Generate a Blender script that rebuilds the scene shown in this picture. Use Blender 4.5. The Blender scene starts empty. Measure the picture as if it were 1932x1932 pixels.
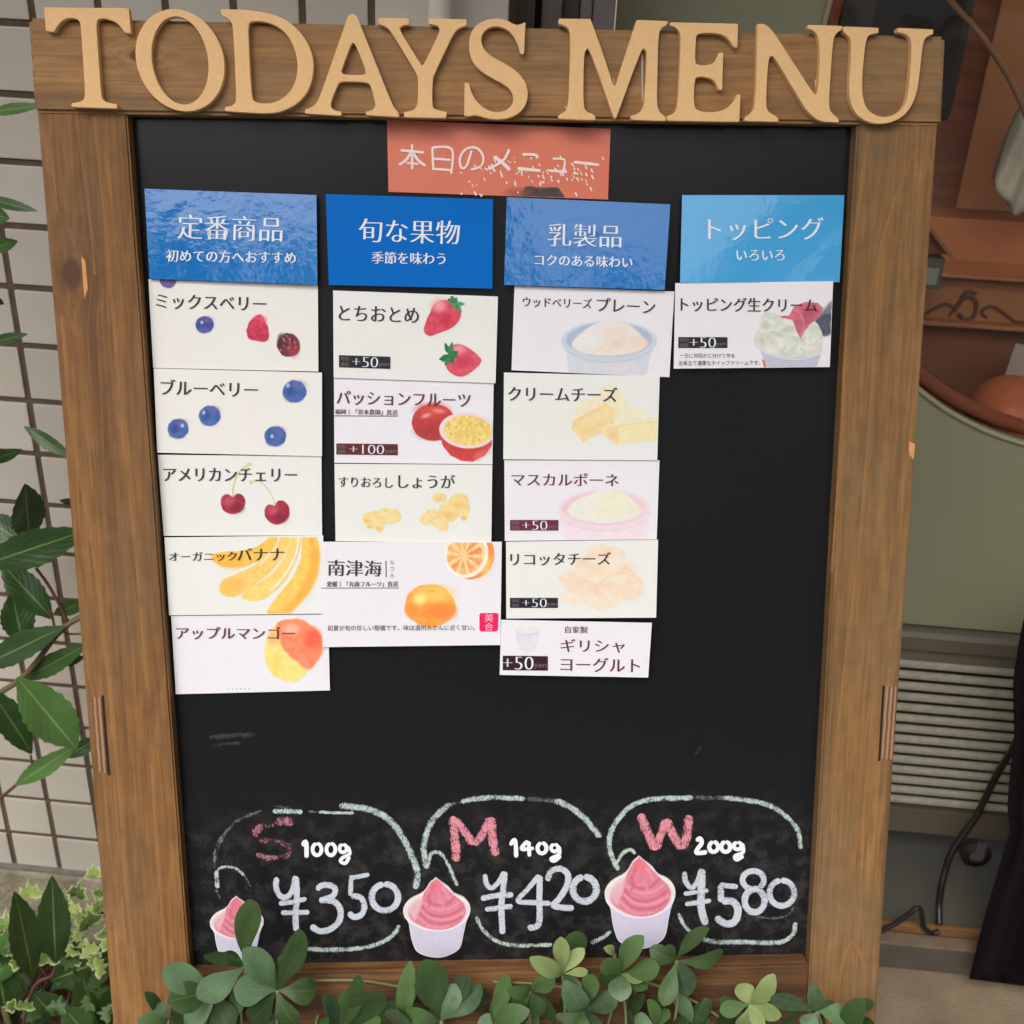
import bpy, bmesh, math, random
import numpy as np
from mathutils import Matrix, Vector
random.seed(7); rng = np.random.default_rng(7)
S = bpy.context.scene
R_ = math.radians

# ------------------------------------------------------------------ camera
# F, C0: focal length and centre of a 1932 px wide view of the photograph
F, C0 = 2158.0, 966.0
H = 1.25
down = np.array([-.045, .885, .463]); down /= np.linalg.norm(down)
right = np.array([.9955, .080, -.0566]); right -= right @ down * down; right /= np.linalg.norm(right)
fwd = np.cross(right, down)
WB = np.array([right, fwd, -down])            # world = WB @ view vector (x right, y down, z forward)
CAM = np.array([0.0, 0.0, H])
cd = bpy.data.cameras.new('camera'); cam = bpy.data.objects.new('camera', cd); S.collection.objects.link(cam)
m3 = np.stack([WB[:, 0], -WB[:, 1], -WB[:, 2]], axis=1)
mw = Matrix.Identity(4)
for i in range(3):
    for j in range(3): mw[i][j] = float(m3[i, j])
    mw[i][3] = float(CAM[i])
cam.matrix_world = mw
cd.sensor_width = 36; cd.lens = 36 * F / 1932; cd.clip_start = .02; cd.clip_end = 400
cd.dof.use_dof = True; cd.dof.focus_distance = .80; cd.dof.aperture_fstop = 15
S.camera = cam

# ------------------------------------------------------------------ world and sun
w = bpy.data.worlds.new('World'); S.world = w; w.use_nodes = True
nt = w.node_tree; bg = nt.nodes['Background']
sky = nt.nodes.new('ShaderNodeTexSky'); sky.sky_type = 'NISHITA'; sky.sun_disc = False
SUN_EL, SUN_AZ = R_(52), R_(205)
sky.sun_elevation = SUN_EL; sky.sun_rotation = SUN_AZ
sky.air_density = .7; sky.dust_density = 6; sky.ozone_density = .6
hs = nt.nodes.new('ShaderNodeHueSaturation'); hs.inputs['Saturation'].default_value = .42
nt.links.new(sky.outputs[0], hs.inputs['Color']); nt.links.new(hs.outputs[0], bg.inputs['Color'])
bg.inputs['Strength'].default_value = .15
sl = bpy.data.lights.new('sun', 'SUN'); sun = bpy.data.objects.new('sun', sl); S.collection.objects.link(sun)
sl.energy = .6; sl.angle = R_(40); sl.color = (1, .97, .92)
dv = Vector((math.sin(SUN_AZ) * math.cos(SUN_EL), math.cos(SUN_AZ) * math.cos(SUN_EL), math.sin(SUN_EL)))
sun.rotation_euler = dv.to_track_quat('Z', 'Y').to_euler()
S.view_settings.view_transform = 'Standard'; S.view_settings.look = 'None'
S.view_settings.exposure = 0.43; S.view_settings.gamma = 1
S.cycles.use_denoising = True
S.cycles.max_bounces = 6; S.cycles.transparent_max_bounces = 12

# ------------------------------------------------------------------ helpers
def lin(c):
    c = np.asarray(c, float) / 255
    return np.where(c <= .04045, c / 12.92, ((c + .055) / 1.055) ** 2.4)
def L(*c): return tuple(float(x) for x in lin(c)) + (1.0,)

def tag(o, label=None, cat=None, group=None, kind=None):
    if label: o['label'] = label
    if cat: o['category'] = cat
    if group: o['group'] = group
    if kind: o['kind'] = kind
    return o
def link(o, parent=None):
    S.collection.objects.link(o)
    if parent is not None: o.parent = parent
    return o
def empty(name, matrix):
    o = bpy.data.objects.new(name, None); link(o); o.matrix_world = matrix; o.empty_display_size = .02
    return o
def mesh_obj(name, verts, faces, mat, parent=None, smooth=False, matrix=None):
    me = bpy.data.meshes.new(name); me.from_pydata([tuple(map(float, v)) for v in verts], [], faces)
    if mat: me.materials.append(mat)
    if smooth: me.polygons.foreach_set('use_smooth', [True] * len(me.polygons))
    me.update()
    o = bpy.data.objects.new(name, me); link(o, parent)
    if matrix is not None: o.matrix_world = matrix
    return o
def bm_obj(name, bm, mat, parent=None, smooth=False, matrix=None):
    me = bpy.data.meshes.new(name); bmesh.ops.recalc_face_normals(bm, faces=bm.faces); bm.to_mesh(me); bm.free()
    if mat: me.materials.append(mat)
    if smooth: me.polygons.foreach_set('use_smooth', [True] * len(me.polygons))
    o = bpy.data.objects.new(name, me); link(o, parent)
    if matrix is not None: o.matrix_world = matrix
    return o
def hexa(bm, b, t):          # b, t: four bottom and four top points
    vs = [bm.verts.new(tuple(map(float, p))) for p in list(b) + list(t)]
    fs = [(0, 1, 2, 3), (7, 6, 5, 4), (0, 4, 5, 1), (1, 5, 6, 2), (2, 6, 7, 3), (3, 7, 4, 0)]
    for f in fs: bm.faces.new([vs[i] for i in f])
    return vs
def box_bm(x0, x1, y0, y1, z0, z1, bev=0, seg=2):
    bm = bmesh.new()
    hexa(bm, [(x0, y0, z0), (x1, y0, z0), (x1, y1, z0), (x0, y1, z0)], [(x0, y0, z1), (x1, y0, z1), (x1, y1, z1), (x0, y1, z1)])
    if bev: bmesh.ops.bevel(bm, geom=bm.edges[:], offset=bev, segments=seg, affect='EDGES', profile=.6)
    return bm
def box(name, x0, x1, y0, y1, z0, z1, mat, parent=None, bev=.002):
    return bm_obj(name, box_bm(x0, x1, y0, y1, z0, z1, bev), mat, parent)
def tube(name, pts, r, mat, parent=None, n=10, matrix=None, sub=6, taper=1.0):
    P = catmull(np.array(pts, float), sub); V = []; Fc = []
    up = np.array([.13, .2, 1.0])
    for i, p in enumerate(P):
        t = P[min(i + 1, len(P) - 1)] - P[max(i - 1, 0)]; t /= np.linalg.norm(t) + 1e-9
        a = np.cross(t, up); a /= np.linalg.norm(a) + 1e-9; b = np.cross(t, a)
        rr = r * (1 + (taper - 1) * i / (len(P) - 1))
        for k in range(n):
            th = 2 * math.pi * k / n; V.append(p + rr * (math.cos(th) * a + math.sin(th) * b))
    for i in range(len(P) - 1):
        for k in range(n):
            Fc.append((i * n + k, i * n + (k + 1) % n, (i + 1) * n + (k + 1) % n, (i + 1) * n + k))
    Fc.append(tuple(range(n))[::-1]); Fc.append(tuple((len(P) - 1) * n + k for k in range(n)))
    return mesh_obj(name, V, Fc, mat, parent, True, matrix)
def catmull(P, sub=6, closed=False):
    P = np.asarray(P, float); n = len(P)
    if n < 3 and not closed:
        t = np.linspace(0, 1, sub + 1)[:, None]; return P[0] * (1 - t) + P[-1] * t
    out = []
    for i in range(n if closed else n - 1):
        if closed: p0, p1, p2, p3 = P[(i - 1) % n], P[i], P[(i + 1) % n], P[(i + 2) % n]
        else: p0, p1, p2, p3 = P[max(i - 1, 0)], P[i], P[i + 1], P[min(i + 2, n - 1)]
        for k in range(sub):
            t = k / sub
            out.append(.5 * (2 * p1 + (p2 - p0) * t + (2 * p0 - 5 * p1 + 4 * p2 - p3) * t * t + (3 * p1 - p0 - 3 * p2 + p3) * t ** 3))
    if not closed: out.append(P[-1])
    return np.array(out)

def wray(u, v): return WB @ np.array([(u - C0) / F, (v - C0) / F, 1.0])
def W(u, v, Y):                      # the world point on the upright plane y = Y that the photograph shows at (u, v)
    r = wray(u, v); return CAM + r * (Y / r[1])
def WZ(u, v, z):                     # the same on the level plane z
    r = wray(u, v); return CAM + r * ((z - H) / r[2])

# the board's own axes: x right, y up, z out of its face; origin = top left corner of the black panel
def rotv(v):
    a = np.linalg.norm(v); k = v / a; K = np.array([[0, -k[2], k[1]], [k[2], 0, -k[0]], [-k[1], k[0], 0]])
    return np.eye(3) + np.sin(a) * K + (1 - np.cos(a)) * K @ K
BR = rotv(np.array([.20519726, -.03607612, -.00231298])); BT = np.array([-.24808235, -.25881699, .75350953])
BW, BH = .477, .6175
def BLl(u, v, h):                    # board-local point at height h over the black panel
    r = np.array([(u - C0) / F, (v - C0) / F, 1.0]); n = BR[:, 2]
    t = (n @ BT - h) / (n @ r)
    q = BR.T @ (r * t - BT); return np.array([q[0], -q[1], h])
def BLa(UV, h):
    UV = np.asarray(UV, float); r = np.column_stack([(UV[:, 0] - C0) / F, (UV[:, 1] - C0) / F, np.ones(len(UV))]); n = BR[:, 2]
    h = np.broadcast_to(h, (len(UV),)); t = (n @ BT - h) / (r @ n)
    q = (r * t[:, None] - BT) @ BR; return np.column_stack([q[:, 0], -q[:, 1], h])
bx, by, bz = WB @ BR[:, 0], -(WB @ BR[:, 1]), -(WB @ BR[:, 2]); bo = CAM + WB @ BT
MB = Matrix.Identity(4)
for i in range(3):
    MB[i][0], MB[i][1], MB[i][2], MB[i][3] = float(bx[i]), float(by[i]), float(bz[i]), float(bo[i])
CH = [lambda UV: 0.0]
def B2W(p): return bo + bx * p[0] + by * p[1] + bz * p[2]

# ------------------------------------------------------------------ materials
def mat(name, col, rough=.6, spec=.4, metal=0, noise=0, nscale=20, bump=0, bscale=60, coat=0, coatr=.08, stretch=(1, 1, 1)):
    m = bpy.data.materials.new(name); m.use_nodes = True; t = m.node_tree; p = t.nodes['Principled BSDF']
    p.inputs['Base Color'].default_value = col; p.inputs['Roughness'].default_value = rough
    p.inputs['Specular IOR Level'].default_value = spec; p.inputs['Metallic'].default_value = metal
    p.inputs['Coat Weight'].default_value = coat; p.inputs['Coat Roughness'].default_value = coatr * .3
    tc = t.nodes.new('ShaderNodeTexCoord'); mp = t.nodes.new('ShaderNodeMapping'); mp.inputs['Scale'].default_value = stretch
    t.links.new(tc.outputs['Object'], mp.inputs[0])
    if noise:
        n = t.nodes.new('ShaderNodeTexNoise'); n.inputs['Scale'].default_value = nscale; n.inputs['Detail'].default_value = 6
        t.links.new(mp.outputs[0], n.inputs['Vector'])
        mx = t.nodes.new('ShaderNodeMix'); mx.data_type = 'RGBA'
        mx.inputs[6].default_value = tuple(c * (1 - noise) for c in col[:3]) + (1,); mx.inputs[7].default_value = tuple(min(1, c * (1 + noise)) for c in col[:3]) + (1,)
        mr = t.nodes.new('ShaderNodeMapRange'); mr.inputs[1].default_value = .3; mr.inputs[2].default_value = .7
        t.links.new(n.outputs['Fac'], mr.inputs[0]); t.links.new(mr.outputs[0], mx.inputs[0]); t.links.new(mx.outputs[2], p.inputs['Base Color'])
    if bump:
        n2 = t.nodes.new('ShaderNodeTexNoise'); n2.inputs['Scale'].default_value = bscale; n2.inputs['Detail'].default_value = 5
        t.links.new(mp.outputs[0], n2.inputs['Vector'])
        b = t.nodes.new('ShaderNodeBump'); b.inputs['Strength'].default_value = min(1, bump); b.inputs['Distance'].default_value = .004
        t.links.new(n2.outputs['Fac'], b.inputs['Height']); t.links.new(b.outputs[0], p.inputs['Normal'])
        if coat: t.links.new(b.outputs[0], p.inputs['Coat Normal'])
    return m

def wood(name, base, dark, light, axis, knots=(), seed=0.0, rough=.62, grey=None):
    """grain runs along axis (0 = x, 1 = y) in object space, knots: (x, y, radius)"""
    m = bpy.data.materials.new(name); m.use_nodes = True; t = m.node_tree; N = t.nodes; K = t.links; p = N['Principled BSDF']
    p.inputs['Roughness'].default_value = rough; p.inputs['Specular IOR Level'].default_value = .25
    tc = N.new('ShaderNodeTexCoord')
    vec = tc.outputs['Object']; kmask = None
    for (kx, ky, kr) in knots:
        d = N.new('ShaderNodeVectorMath'); d.operation = 'SUBTRACT'; d.inputs[1].default_value = (kx, ky, 0); K.new(tc.outputs['Object'], d.inputs[0])
        sc = N.new('ShaderNodeVectorMath'); sc.operation = 'MULTIPLY'; sc.inputs[1].default_value = (1 / kr, .62 / kr, 0) if axis == 1 else (.62 / kr, 1 / kr, 0); K.new(d.outputs[0], sc.inputs[0])
        ln = N.new('ShaderNodeVectorMath'); ln.operation = 'LENGTH'; K.new(sc.outputs[0], ln.inputs[0])
        mr = N.new('ShaderNodeMapRange'); mr.interpolation_type = 'SMOOTHSTEP'
        mr.inputs[1].default_value = .75; mr.inputs[2].default_value = 1.35; mr.inputs[3].default_value = 1; mr.inputs[4].default_value = 0
        K.new(ln.outputs['Value'], mr.inputs[0])
        # the grain flows round the knot
        mr2 = N.new('ShaderNodeMapRange'); mr2.interpolation_type = 'SMOOTHSTEP'
        mr2.inputs[1].default_value = 0; mr2.inputs[2].default_value = 4.5; mr2.inputs[3].default_value = .55; mr2.inputs[4].default_value = 0
        K.new(ln.outputs['Value'], mr2.inputs[0])
        off = N.new('ShaderNodeVectorMath'); off.operation = 'SCALE'; K.new(d.outputs[0], off.inputs[0]); K.new(mr2.outputs[0], off.inputs['Scale'])
        sb = N.new('ShaderNodeVectorMath'); sb.operation = 'SUBTRACT'; K.new(vec, sb.inputs[0]); K.new(off.outputs[0], sb.inputs[1]); vec = sb.outputs[0]
        if kmask is None: kmask = mr.outputs[0]
        else:
            mxm = N.new('ShaderNodeMath'); mxm.operation = 'MAXIMUM'; K.new(kmask, mxm.inputs[0]); K.new(mr.outputs[0], mxm.inputs[1]); kmask = mxm.outputs[0]
    mp = N.new('ShaderNodeMapping'); mp.inputs['Location'].default_value = (seed, seed * 1.7, seed * .3)
    mp.inputs['Scale'].default_value = (1, .045, 1) if axis == 1 else (.045, 1, 1)
    K.new(vec, mp.inputs[0])
    def noise(scale, detail=4, dist=0, src=None):
        n = N.new('ShaderNodeTexNoise'); n.inputs['Scale'].default_value = scale; n.inputs['Detail'].default_value = detail; n.inputs['Distortion'].default_value = dist
        K.new(src or mp.outputs[0], n.inputs['Vector']); return n.outputs['Fac']
    def ramp(src, pts):
        r = N.new('ShaderNodeValToRGB'); K.new(src, r.inputs[0]); e = r.color_ramp.elements
        while len(e) < len(pts): e.new(.5)
        for el, (pos, c) in zip(e, pts): el.position = pos; el.color = c if len(c) == 4 else tuple(c) + (1,)
        return r.outputs[0]
    def mix(f, a, b, mode='MIX'):
        x = N.new('ShaderNodeMix'); x.data_type = 'RGBA'; x.blend_type = mode
        for s_, v_ in ((0, f), (6, a), (7, b)):
            if isinstance(v_, (int, float, tuple)): x.inputs[s_].default_value = v_
            else: K.new(v_, x.inputs[s_])
        return x.outputs[2]
    broad = noise(42, 3, .6); c = ramp(broad, [(.3, dark), (.47, base), (.56, base), (.7, light)])
    # thin pale lines where the growth rings end
    lines = noise(30, 1.5, .3)
    mul = N.new('ShaderNodeMath'); mul.operation = 'MULTIPLY'; mul.inputs[1].default_value = 9; K.new(lines, mul.inputs[0])
    fr = N.new('ShaderNodeMath'); fr.operation = 'FRACT'; K.new(mul.outputs[0], fr.inputs[0])
    lr = ramp(fr.outputs[0], [(0, (0, 0, 0)), (.72, (0, 0, 0)), (.93, (.38, .38, .38)), (1, (0, 0, 0))])
    c = mix(lr, c, light)
    fine = noise(420, 3); c = mix(ramp(fine, [(.38, (.55,) * 3), (.6, (0,) * 3)]), c, dark)
    mp2 = N.new('ShaderNodeMapping'); mp2.inputs['Location'].default_value = (seed * 3, seed, 0); mp2.inputs['Scale'].default_value = (1, .5, 1) if axis == 1 else (.5, 1, 1)
    K.new(tc.outputs['Object'], mp2.inputs[0])
    if grey:
        g = noise(14, 4, 0, mp2.outputs[0]); c = mix(ramp(g, [(.42, (0,) * 3), (.7, (.6,) * 3)]), c, grey)
    b2 = noise(140, 5, 0, mp2.outputs[0]); c = mix(.35, c, ramp(b2, [(.3, (.45, .43, .42)), (.7, (1, 1, 1))]), 'MULTIPLY')
    if kmask is not None: c = mix(kmask, c, L(94, 62, 46))
    K.new(c, p.inputs['Base Color'])
    bp = N.new('ShaderNodeBump'); bp.inputs['Strength'].default_value = .55; bp.inputs['Distance'].default_value = .0010
    K.new(fine, bp.inputs['Height']); K.new(bp.outputs[0], p.inputs['Normal'])
    return m

M = {}
WB_, WD_, WL_ = L(150, 108, 62), L(112, 78, 46), L(178, 130, 76)
M['post_l'] = None
M['letter'] = mat('letter board', L(240, 196, 140), .65, .25, noise=.035, nscale=500, bump=.25, bscale=1400)
M['ply'] = None
M['ink'] = mat('black ink', L(58, 55, 54), .35)
M['ink_maroon'] = mat('maroon ink', L(104, 50, 62), .35)
M['ink_white'] = mat('white print', L(232, 238, 244), .3)
M['ink_grey'] = mat('grey ink', L(120, 116, 116), .35)
M['tag_black'] = mat('black tag print', L(42, 38, 46), .3)
M['tag_red'] = mat('dark red tag print', L(98, 42, 46), .3)
M['tag_wine'] = mat('wine red tag print', L(112, 46, 66), .3)
M['tag_plum'] = mat('plum tag print', L(56, 30, 42), .3)
M['pink_stamp'] = mat('pink stamp print', L(236, 36, 98), .3)
M['cut_edge'] = mat('cutout paper', L(232, 226, 226), .4)

def chalk(name, col, cover=.5, scale=900, edge=.5, streak=1.0, amax=1.0, soft=.055):
    """powdery stroke: alpha breaks up in fine noise and towards the stroke's edge (uv.y = -1..1 across)"""
    m = bpy.data.materials.new(name); m.use_nodes = True; t = m.node_tree; N = t.nodes; K = t.links; p = N['Principled BSDF']
    p.inputs['Base Color'].default_value = col; p.inputs['Roughness'].default_value = .9; p.inputs['Specular IOR Level'].default_value = .1
    tc = N.new('ShaderNodeTexCoord'); mp = N.new('ShaderNodeMapping'); mp.inputs['Rotation'].default_value = (0, 0, .5); mp.inputs['Scale'].default_value = (1, streak, 1)
    K.new(tc.outputs['Object'], mp.inputs[0])
    n = N.new('ShaderNodeTexNoise'); n.inputs['Scale'].default_value = scale; n.inputs['Detail'].default_value = 3; K.new(mp.outputs[0], n.inputs['Vector'])
    n2 = N.new('ShaderNodeTexNoise'); n2.inputs['Scale'].default_value = scale * .12; n2.inputs['Detail'].default_value = 2; K.new(tc.outputs['Object'], n2.inputs['Vector'])
    sx = N.new('ShaderNodeSeparateXYZ'); uv = N.new('ShaderNodeUVMap'); uv.uv_map = 'stroke'; K.new(uv.outputs[0], sx.inputs[0])
    ab = N.new('ShaderNodeMath'); ab.operation = 'ABSOLUTE'; K.new(sx.outputs['Y'], ab.inputs[0])
    pw = N.new('ShaderNodeMath'); pw.operation = 'POWER'; pw.inputs[1].default_value = 3; K.new(ab.outputs[0], pw.inputs[0])
    def ma(op, a, b):
        x = N.new('ShaderNodeMath'); x.operation = op
        for i, q in enumerate((a, b)):
            if isinstance(q, (int, float)): x.inputs[i].default_value = q
            else: K.new(q, x.inputs[i])
        return x.outputs[0]
    v = ma('ADD', ma('MULTIPLY', n.outputs['Fac'], .62), ma('MULTIPLY', n2.outputs['Fac'], .38))
    v = ma('SUBTRACT', v, ma('MULTIPLY', pw.outputs[0], edge * .28))
    mr = N.new('ShaderNodeMapRange'); th = .5 + (.5 - cover) * .5
    mr.inputs[1].default_value = th - soft; mr.inputs[2].default_value = th + soft; K.new(v, mr.inputs[0])
    tr = N.new('ShaderNodeBsdfTransparent'); ms = N.new('ShaderNodeMixShader')
    mr.inputs[4].default_value = amax; K.new(mr.outputs[0], ms.inputs[0]); K.new(tr.outputs[0], ms.inputs[1]); K.new(p.outputs[0], ms.inputs[2]); K.new(ms.outputs[0], N['Material Output'].inputs[0])
    return m
M['chalk_green'] = chalk('pale green chalk', L(204, 222, 214), .62, 1500, .7, .3, .82, .11)
M['chalk_faint'] = chalk('faint grey chalk', L(150, 156, 152), .46, 1300, .8, .3, .6, .12)
M['chalk_pink'] = chalk('pink chalk', L(232, 152, 164), .66, 1500, .6, .3, .88, .10)
M['chalk_pink_worn'] = chalk('worn pink chalk', L(168, 112, 122), .42, 1500, .6, .3)
M['chalk_pink_dim'] = chalk('dim pink chalk', L(212, 140, 152), .55, 1500, .6, .3, .75, .1)
M['marker_white'] = chalk('white paint marker', L(232, 234, 236), .95, 500, .25)
M['marker_blue'] = chalk('bluish white marker', L(204, 212, 222), .80, 420, .35, 2, .9, .13)

def print_mat():
    m = bpy.data.materials.new('printed picture'); m.use_nodes = True; t = m.node_tree; p = t.nodes['Principled BSDF']
    a = t.nodes.new('ShaderNodeAttribute'); a.attribute_name = 'print'; t.links.new(a.outputs['Color'], p.inputs['Base Color'])
    p.inputs['Roughness'].default_value = .35; p.inputs['Specular IOR Level'].default_value = .4
    return m
M['print'] = print_mat()

# ------------------------------------------------------------------ flat print painter
def vnoise(x, y, seed, octs=2):
    out = 0; amp = 1; tot = 0
    for o in range(octs):
        xi, yi = np.floor(x).astype(int), np.floor(y).astype(int); fx, fy = x - xi, y - yi
        fx = fx * fx * (3 - 2 * fx); fy = fy * fy * (3 - 2 * fy)
        def hsh(a, b):
            h = (a * 374761393 + b * 668265263 + (seed + o) * 974634777) & 0xffffffff
            h = ((h ^ (h >> 13)) * 1274126177) & 0xffffffff
            return ((h ^ (h >> 16)) & 0xffff) / 65535.0
        v = (hsh(xi, yi) * (1 - fx) + hsh(xi + 1, yi) * fx) * (1 - fy) + (hsh(xi, yi + 1) * (1 - fx) + hsh(xi + 1, yi + 1) * fx) * fy
        out = out + v * amp; tot += amp; amp *= .5; x = x * 2.1 + 3.3; y = y * 2.1 + 1.7
    return out / tot - .5
class Patch:
    """a picture printed on card: shapes are given in the frame (ou, ov, k): u = ou + x*k"""
    def __init__(s, fr, x0, y0, x1, y1, paper, step=.95):
        s.fr = fr; s.k = fr[2]; nx = int((x1 - x0) * s.k / step) + 2; ny = int((y1 - y0) * s.k / step) + 2
        s.nx, s.ny = nx, ny; s.X, s.Y = np.meshgrid(np.linspace(x0, x1, nx), np.linspace(y0, y1, ny))
        s.C = np.zeros((ny, nx, 3)) + np.array(paper, float); s.A = np.zeros((ny, nx)); s.seed = int(x0 + y0 * 3); s.clipm = np.ones((ny, nx), bool)
    def lay(s, d, col, soft, wob, alpha, tex):
        s.seed += 1
        if wob: d = d + wob * 2 * vnoise(s.X / (wob * 5 + 8), s.Y / (wob * 5 + 8), s.seed)
        m = np.clip(.5 - d / max(soft, 1e-3), 0, 1); m = m * m * (3 - 2 * m) * alpha
        c = np.array(col, float) + (vnoise(s.X / 30, s.Y / 30, s.seed + 50, 3) * tex)[..., None]
        s.C = s.C * (1 - m[..., None]) + c * m[..., None]; s.A = np.maximum(s.A, m)
        return s
    def ell(s, cx, cy, rx, ry, col, soft=10, wob=4, alpha=1, rot=0, tex=14):
        a = math.radians(rot); dx, dy = s.X - cx, s.Y - cy; p = dx * math.cos(a) + dy * math.sin(a); q = -dx * math.sin(a) + dy * math.cos(a)
        return s.lay((np.sqrt((p / rx) ** 2 + (q / ry) ** 2) - 1) * min(rx, ry), col, soft, wob, alpha, tex)
    def sd(s, P):
        px, py = s.X, s.Y; dmin = np.full(px.shape, 1e18); inside = np.zeros(px.shape, bool); n = len(P)
        for i in range(n):
            ax, ay = P[i]; bx_, by_ = P[(i + 1) % n]; ex, ey = bx_ - ax, by_ - ay; L2 = ex * ex + ey * ey + 1e-9
            t = np.clip(((px - ax) * ex + (py - ay) * ey) / L2, 0, 1); dmin = np.minimum(dmin, (px - ax - t * ex) ** 2 + (py - ay - t * ey) ** 2)
            c = ((ay > py) != (by_ > py)) & (px < ex * (py - ay) / (ey if abs(ey) > 1e-9 else 1e-9) + ax); inside ^= c
        d = np.sqrt(dmin); return np.where(inside, -d, d)
    def poly(s, P, col, soft=10, wob=4, alpha=1, tex=14, smooth=True):
        if smooth: P = catmull(P, 4, True)
        return s.lay(s.sd(P), col, soft, wob, alpha, tex)
    def line(s, P, w, col, soft=5, wob=0, alpha=1, tex=8):
        P = catmull(P, 5); dmin = np.full(s.X.shape, 1e18)
        for i in range(len(P) - 1):
            ax, ay = P[i]; ex, ey = P[i + 1] - P[i]; t = np.clip(((s.X - ax) * ex + (s.Y - ay) * ey) / (ex * ex + ey * ey + 1e-9), 0, 1)
            dmin = np.minimum(dmin, (s.X - ax - t * ex) ** 2 + (s.Y - ay - t * ey) ** 2)
        return s.lay(np.sqrt(dmin) - w / 2, col, soft, wob, alpha, tex)
    def clip(s, P): s.clipm &= s.sd(np.array(P, float)) < 0; return s
    def build(s, name, h, parent, org, label=None, whole=False):
        k = s.k; U = s.fr[0] + s.X * k; V = s.fr[1] + s.Y * k
        keep = ((s.A > .01) | whole) & s.clipm
        fk = keep[:-1, :-1] & keep[1:, :-1] & keep[:-1, 1:] & keep[1:, 1:]
        jj, ii = np.nonzero(fk); nx = s.nx
        quads = np.column_stack([jj * nx + ii, (jj + 1) * nx + ii, (jj + 1) * nx + ii + 1, jj * nx + ii + 1])
        used, inv = np.unique(quads, return_inverse=True); quads = inv.reshape(-1, 4)
        UV_ = np.column_stack([U.ravel()[used], V.ravel()[used]]); P = BLa(UV_, h + CH[0](UV_)) - org
        col = lin(np.clip(s.C.reshape(-1, 3)[used], 0, 255))
        me = bpy.data.meshes.new(name); me.vertices.add(len(P)); me.vertices.foreach_set('co', P.ravel())
        me.loops.add(len(quads) * 4); me.loops.foreach_set('vertex_index', quads.ravel().astype(np.int32))
        me.polygons.add(len(quads)); me.polygons.foreach_set('loop_start', np.arange(0, len(quads) * 4, 4, dtype=np.int32))
        me.update(calc_edges=True)
        ca = me.color_attributes.new('print', 'FLOAT_COLOR', 'POINT'); ca.data.foreach_set('color', np.column_stack([col, np.ones(len(col))]).ravel())
        me.materials.append(M['print'])
        o = bpy.data.objects.new(name, me); link(o, parent)
        if label: o['label'] = label
        return o

# ------------------------------------------------------------------ printed text (outlines of the built-in font, laid flat on the board)
_tc = {}
def text2d(s, off=0.0, xr=1.0):
    key = (s, off)
    if key not in _tc:
        cu = bpy.data.curves.new('t', 'FONT'); cu.body = s; cu.size = 1; cu.offset = off; cu.resolution_u = 3; cu.fill_mode = 'FRONT'
        ob = bpy.data.objects.new('t', cu); S.collection.objects.link(ob)
        me = bpy.data.meshes.new_from_object(ob)
        V = np.zeros(len(me.vertices) * 3); me.vertices.foreach_get('co', V); V = V.reshape(-1, 3)[:, :2]
        Fc = [tuple(p.vertices) for p in me.polygons]
        bpy.data.objects.remove(ob); bpy.data.curves.remove(cu); bpy.data.meshes.remove(me); _tc[key] = (V, Fc)
    return _tc[key]
def text(name, s, x0, y0, x1, y1, hgt, m, h, parent, org, off=-.008, smear=.027, label=None):
    """centre line from (x0, y0) to (x1, y1) in the photograph, glyphs hgt tall; thin level strokes, thick upright ones"""
    V, Fc = text2d(s, off)
    if len(V) == 0: return None
    mn, mx = V.min(0), V.max(0); sz = mx - mn; T = []; FF = []
    d = np.array([x1 - x0, y1 - y0]); ln = np.hypot(*d); e = d / ln; p = np.array([-e[1], e[0]]); sm = smear * hgt * 1.1
    for i, dx in enumerate((-sm, 0, sm) if smear else (0,)):
        a = (V[:, 0] - mn[0]) / sz[0] * ln + dx; b = -((V[:, 1] - mn[1]) / sz[1] - .5) * hgt
        UV = np.array([x0, y0]) + a[:, None] * e + b[:, None] * p
        P = BLa(UV, h + CH[0](UV) + i * .00005) - org; o = sum(len(t) for t in T); T.append(P); FF += [tuple(q + o for q in f) for f in Fc]
    o = mesh_obj(name, np.vstack(T), FF, m, parent)
    if label: o['label'] = label
    return o

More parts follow.
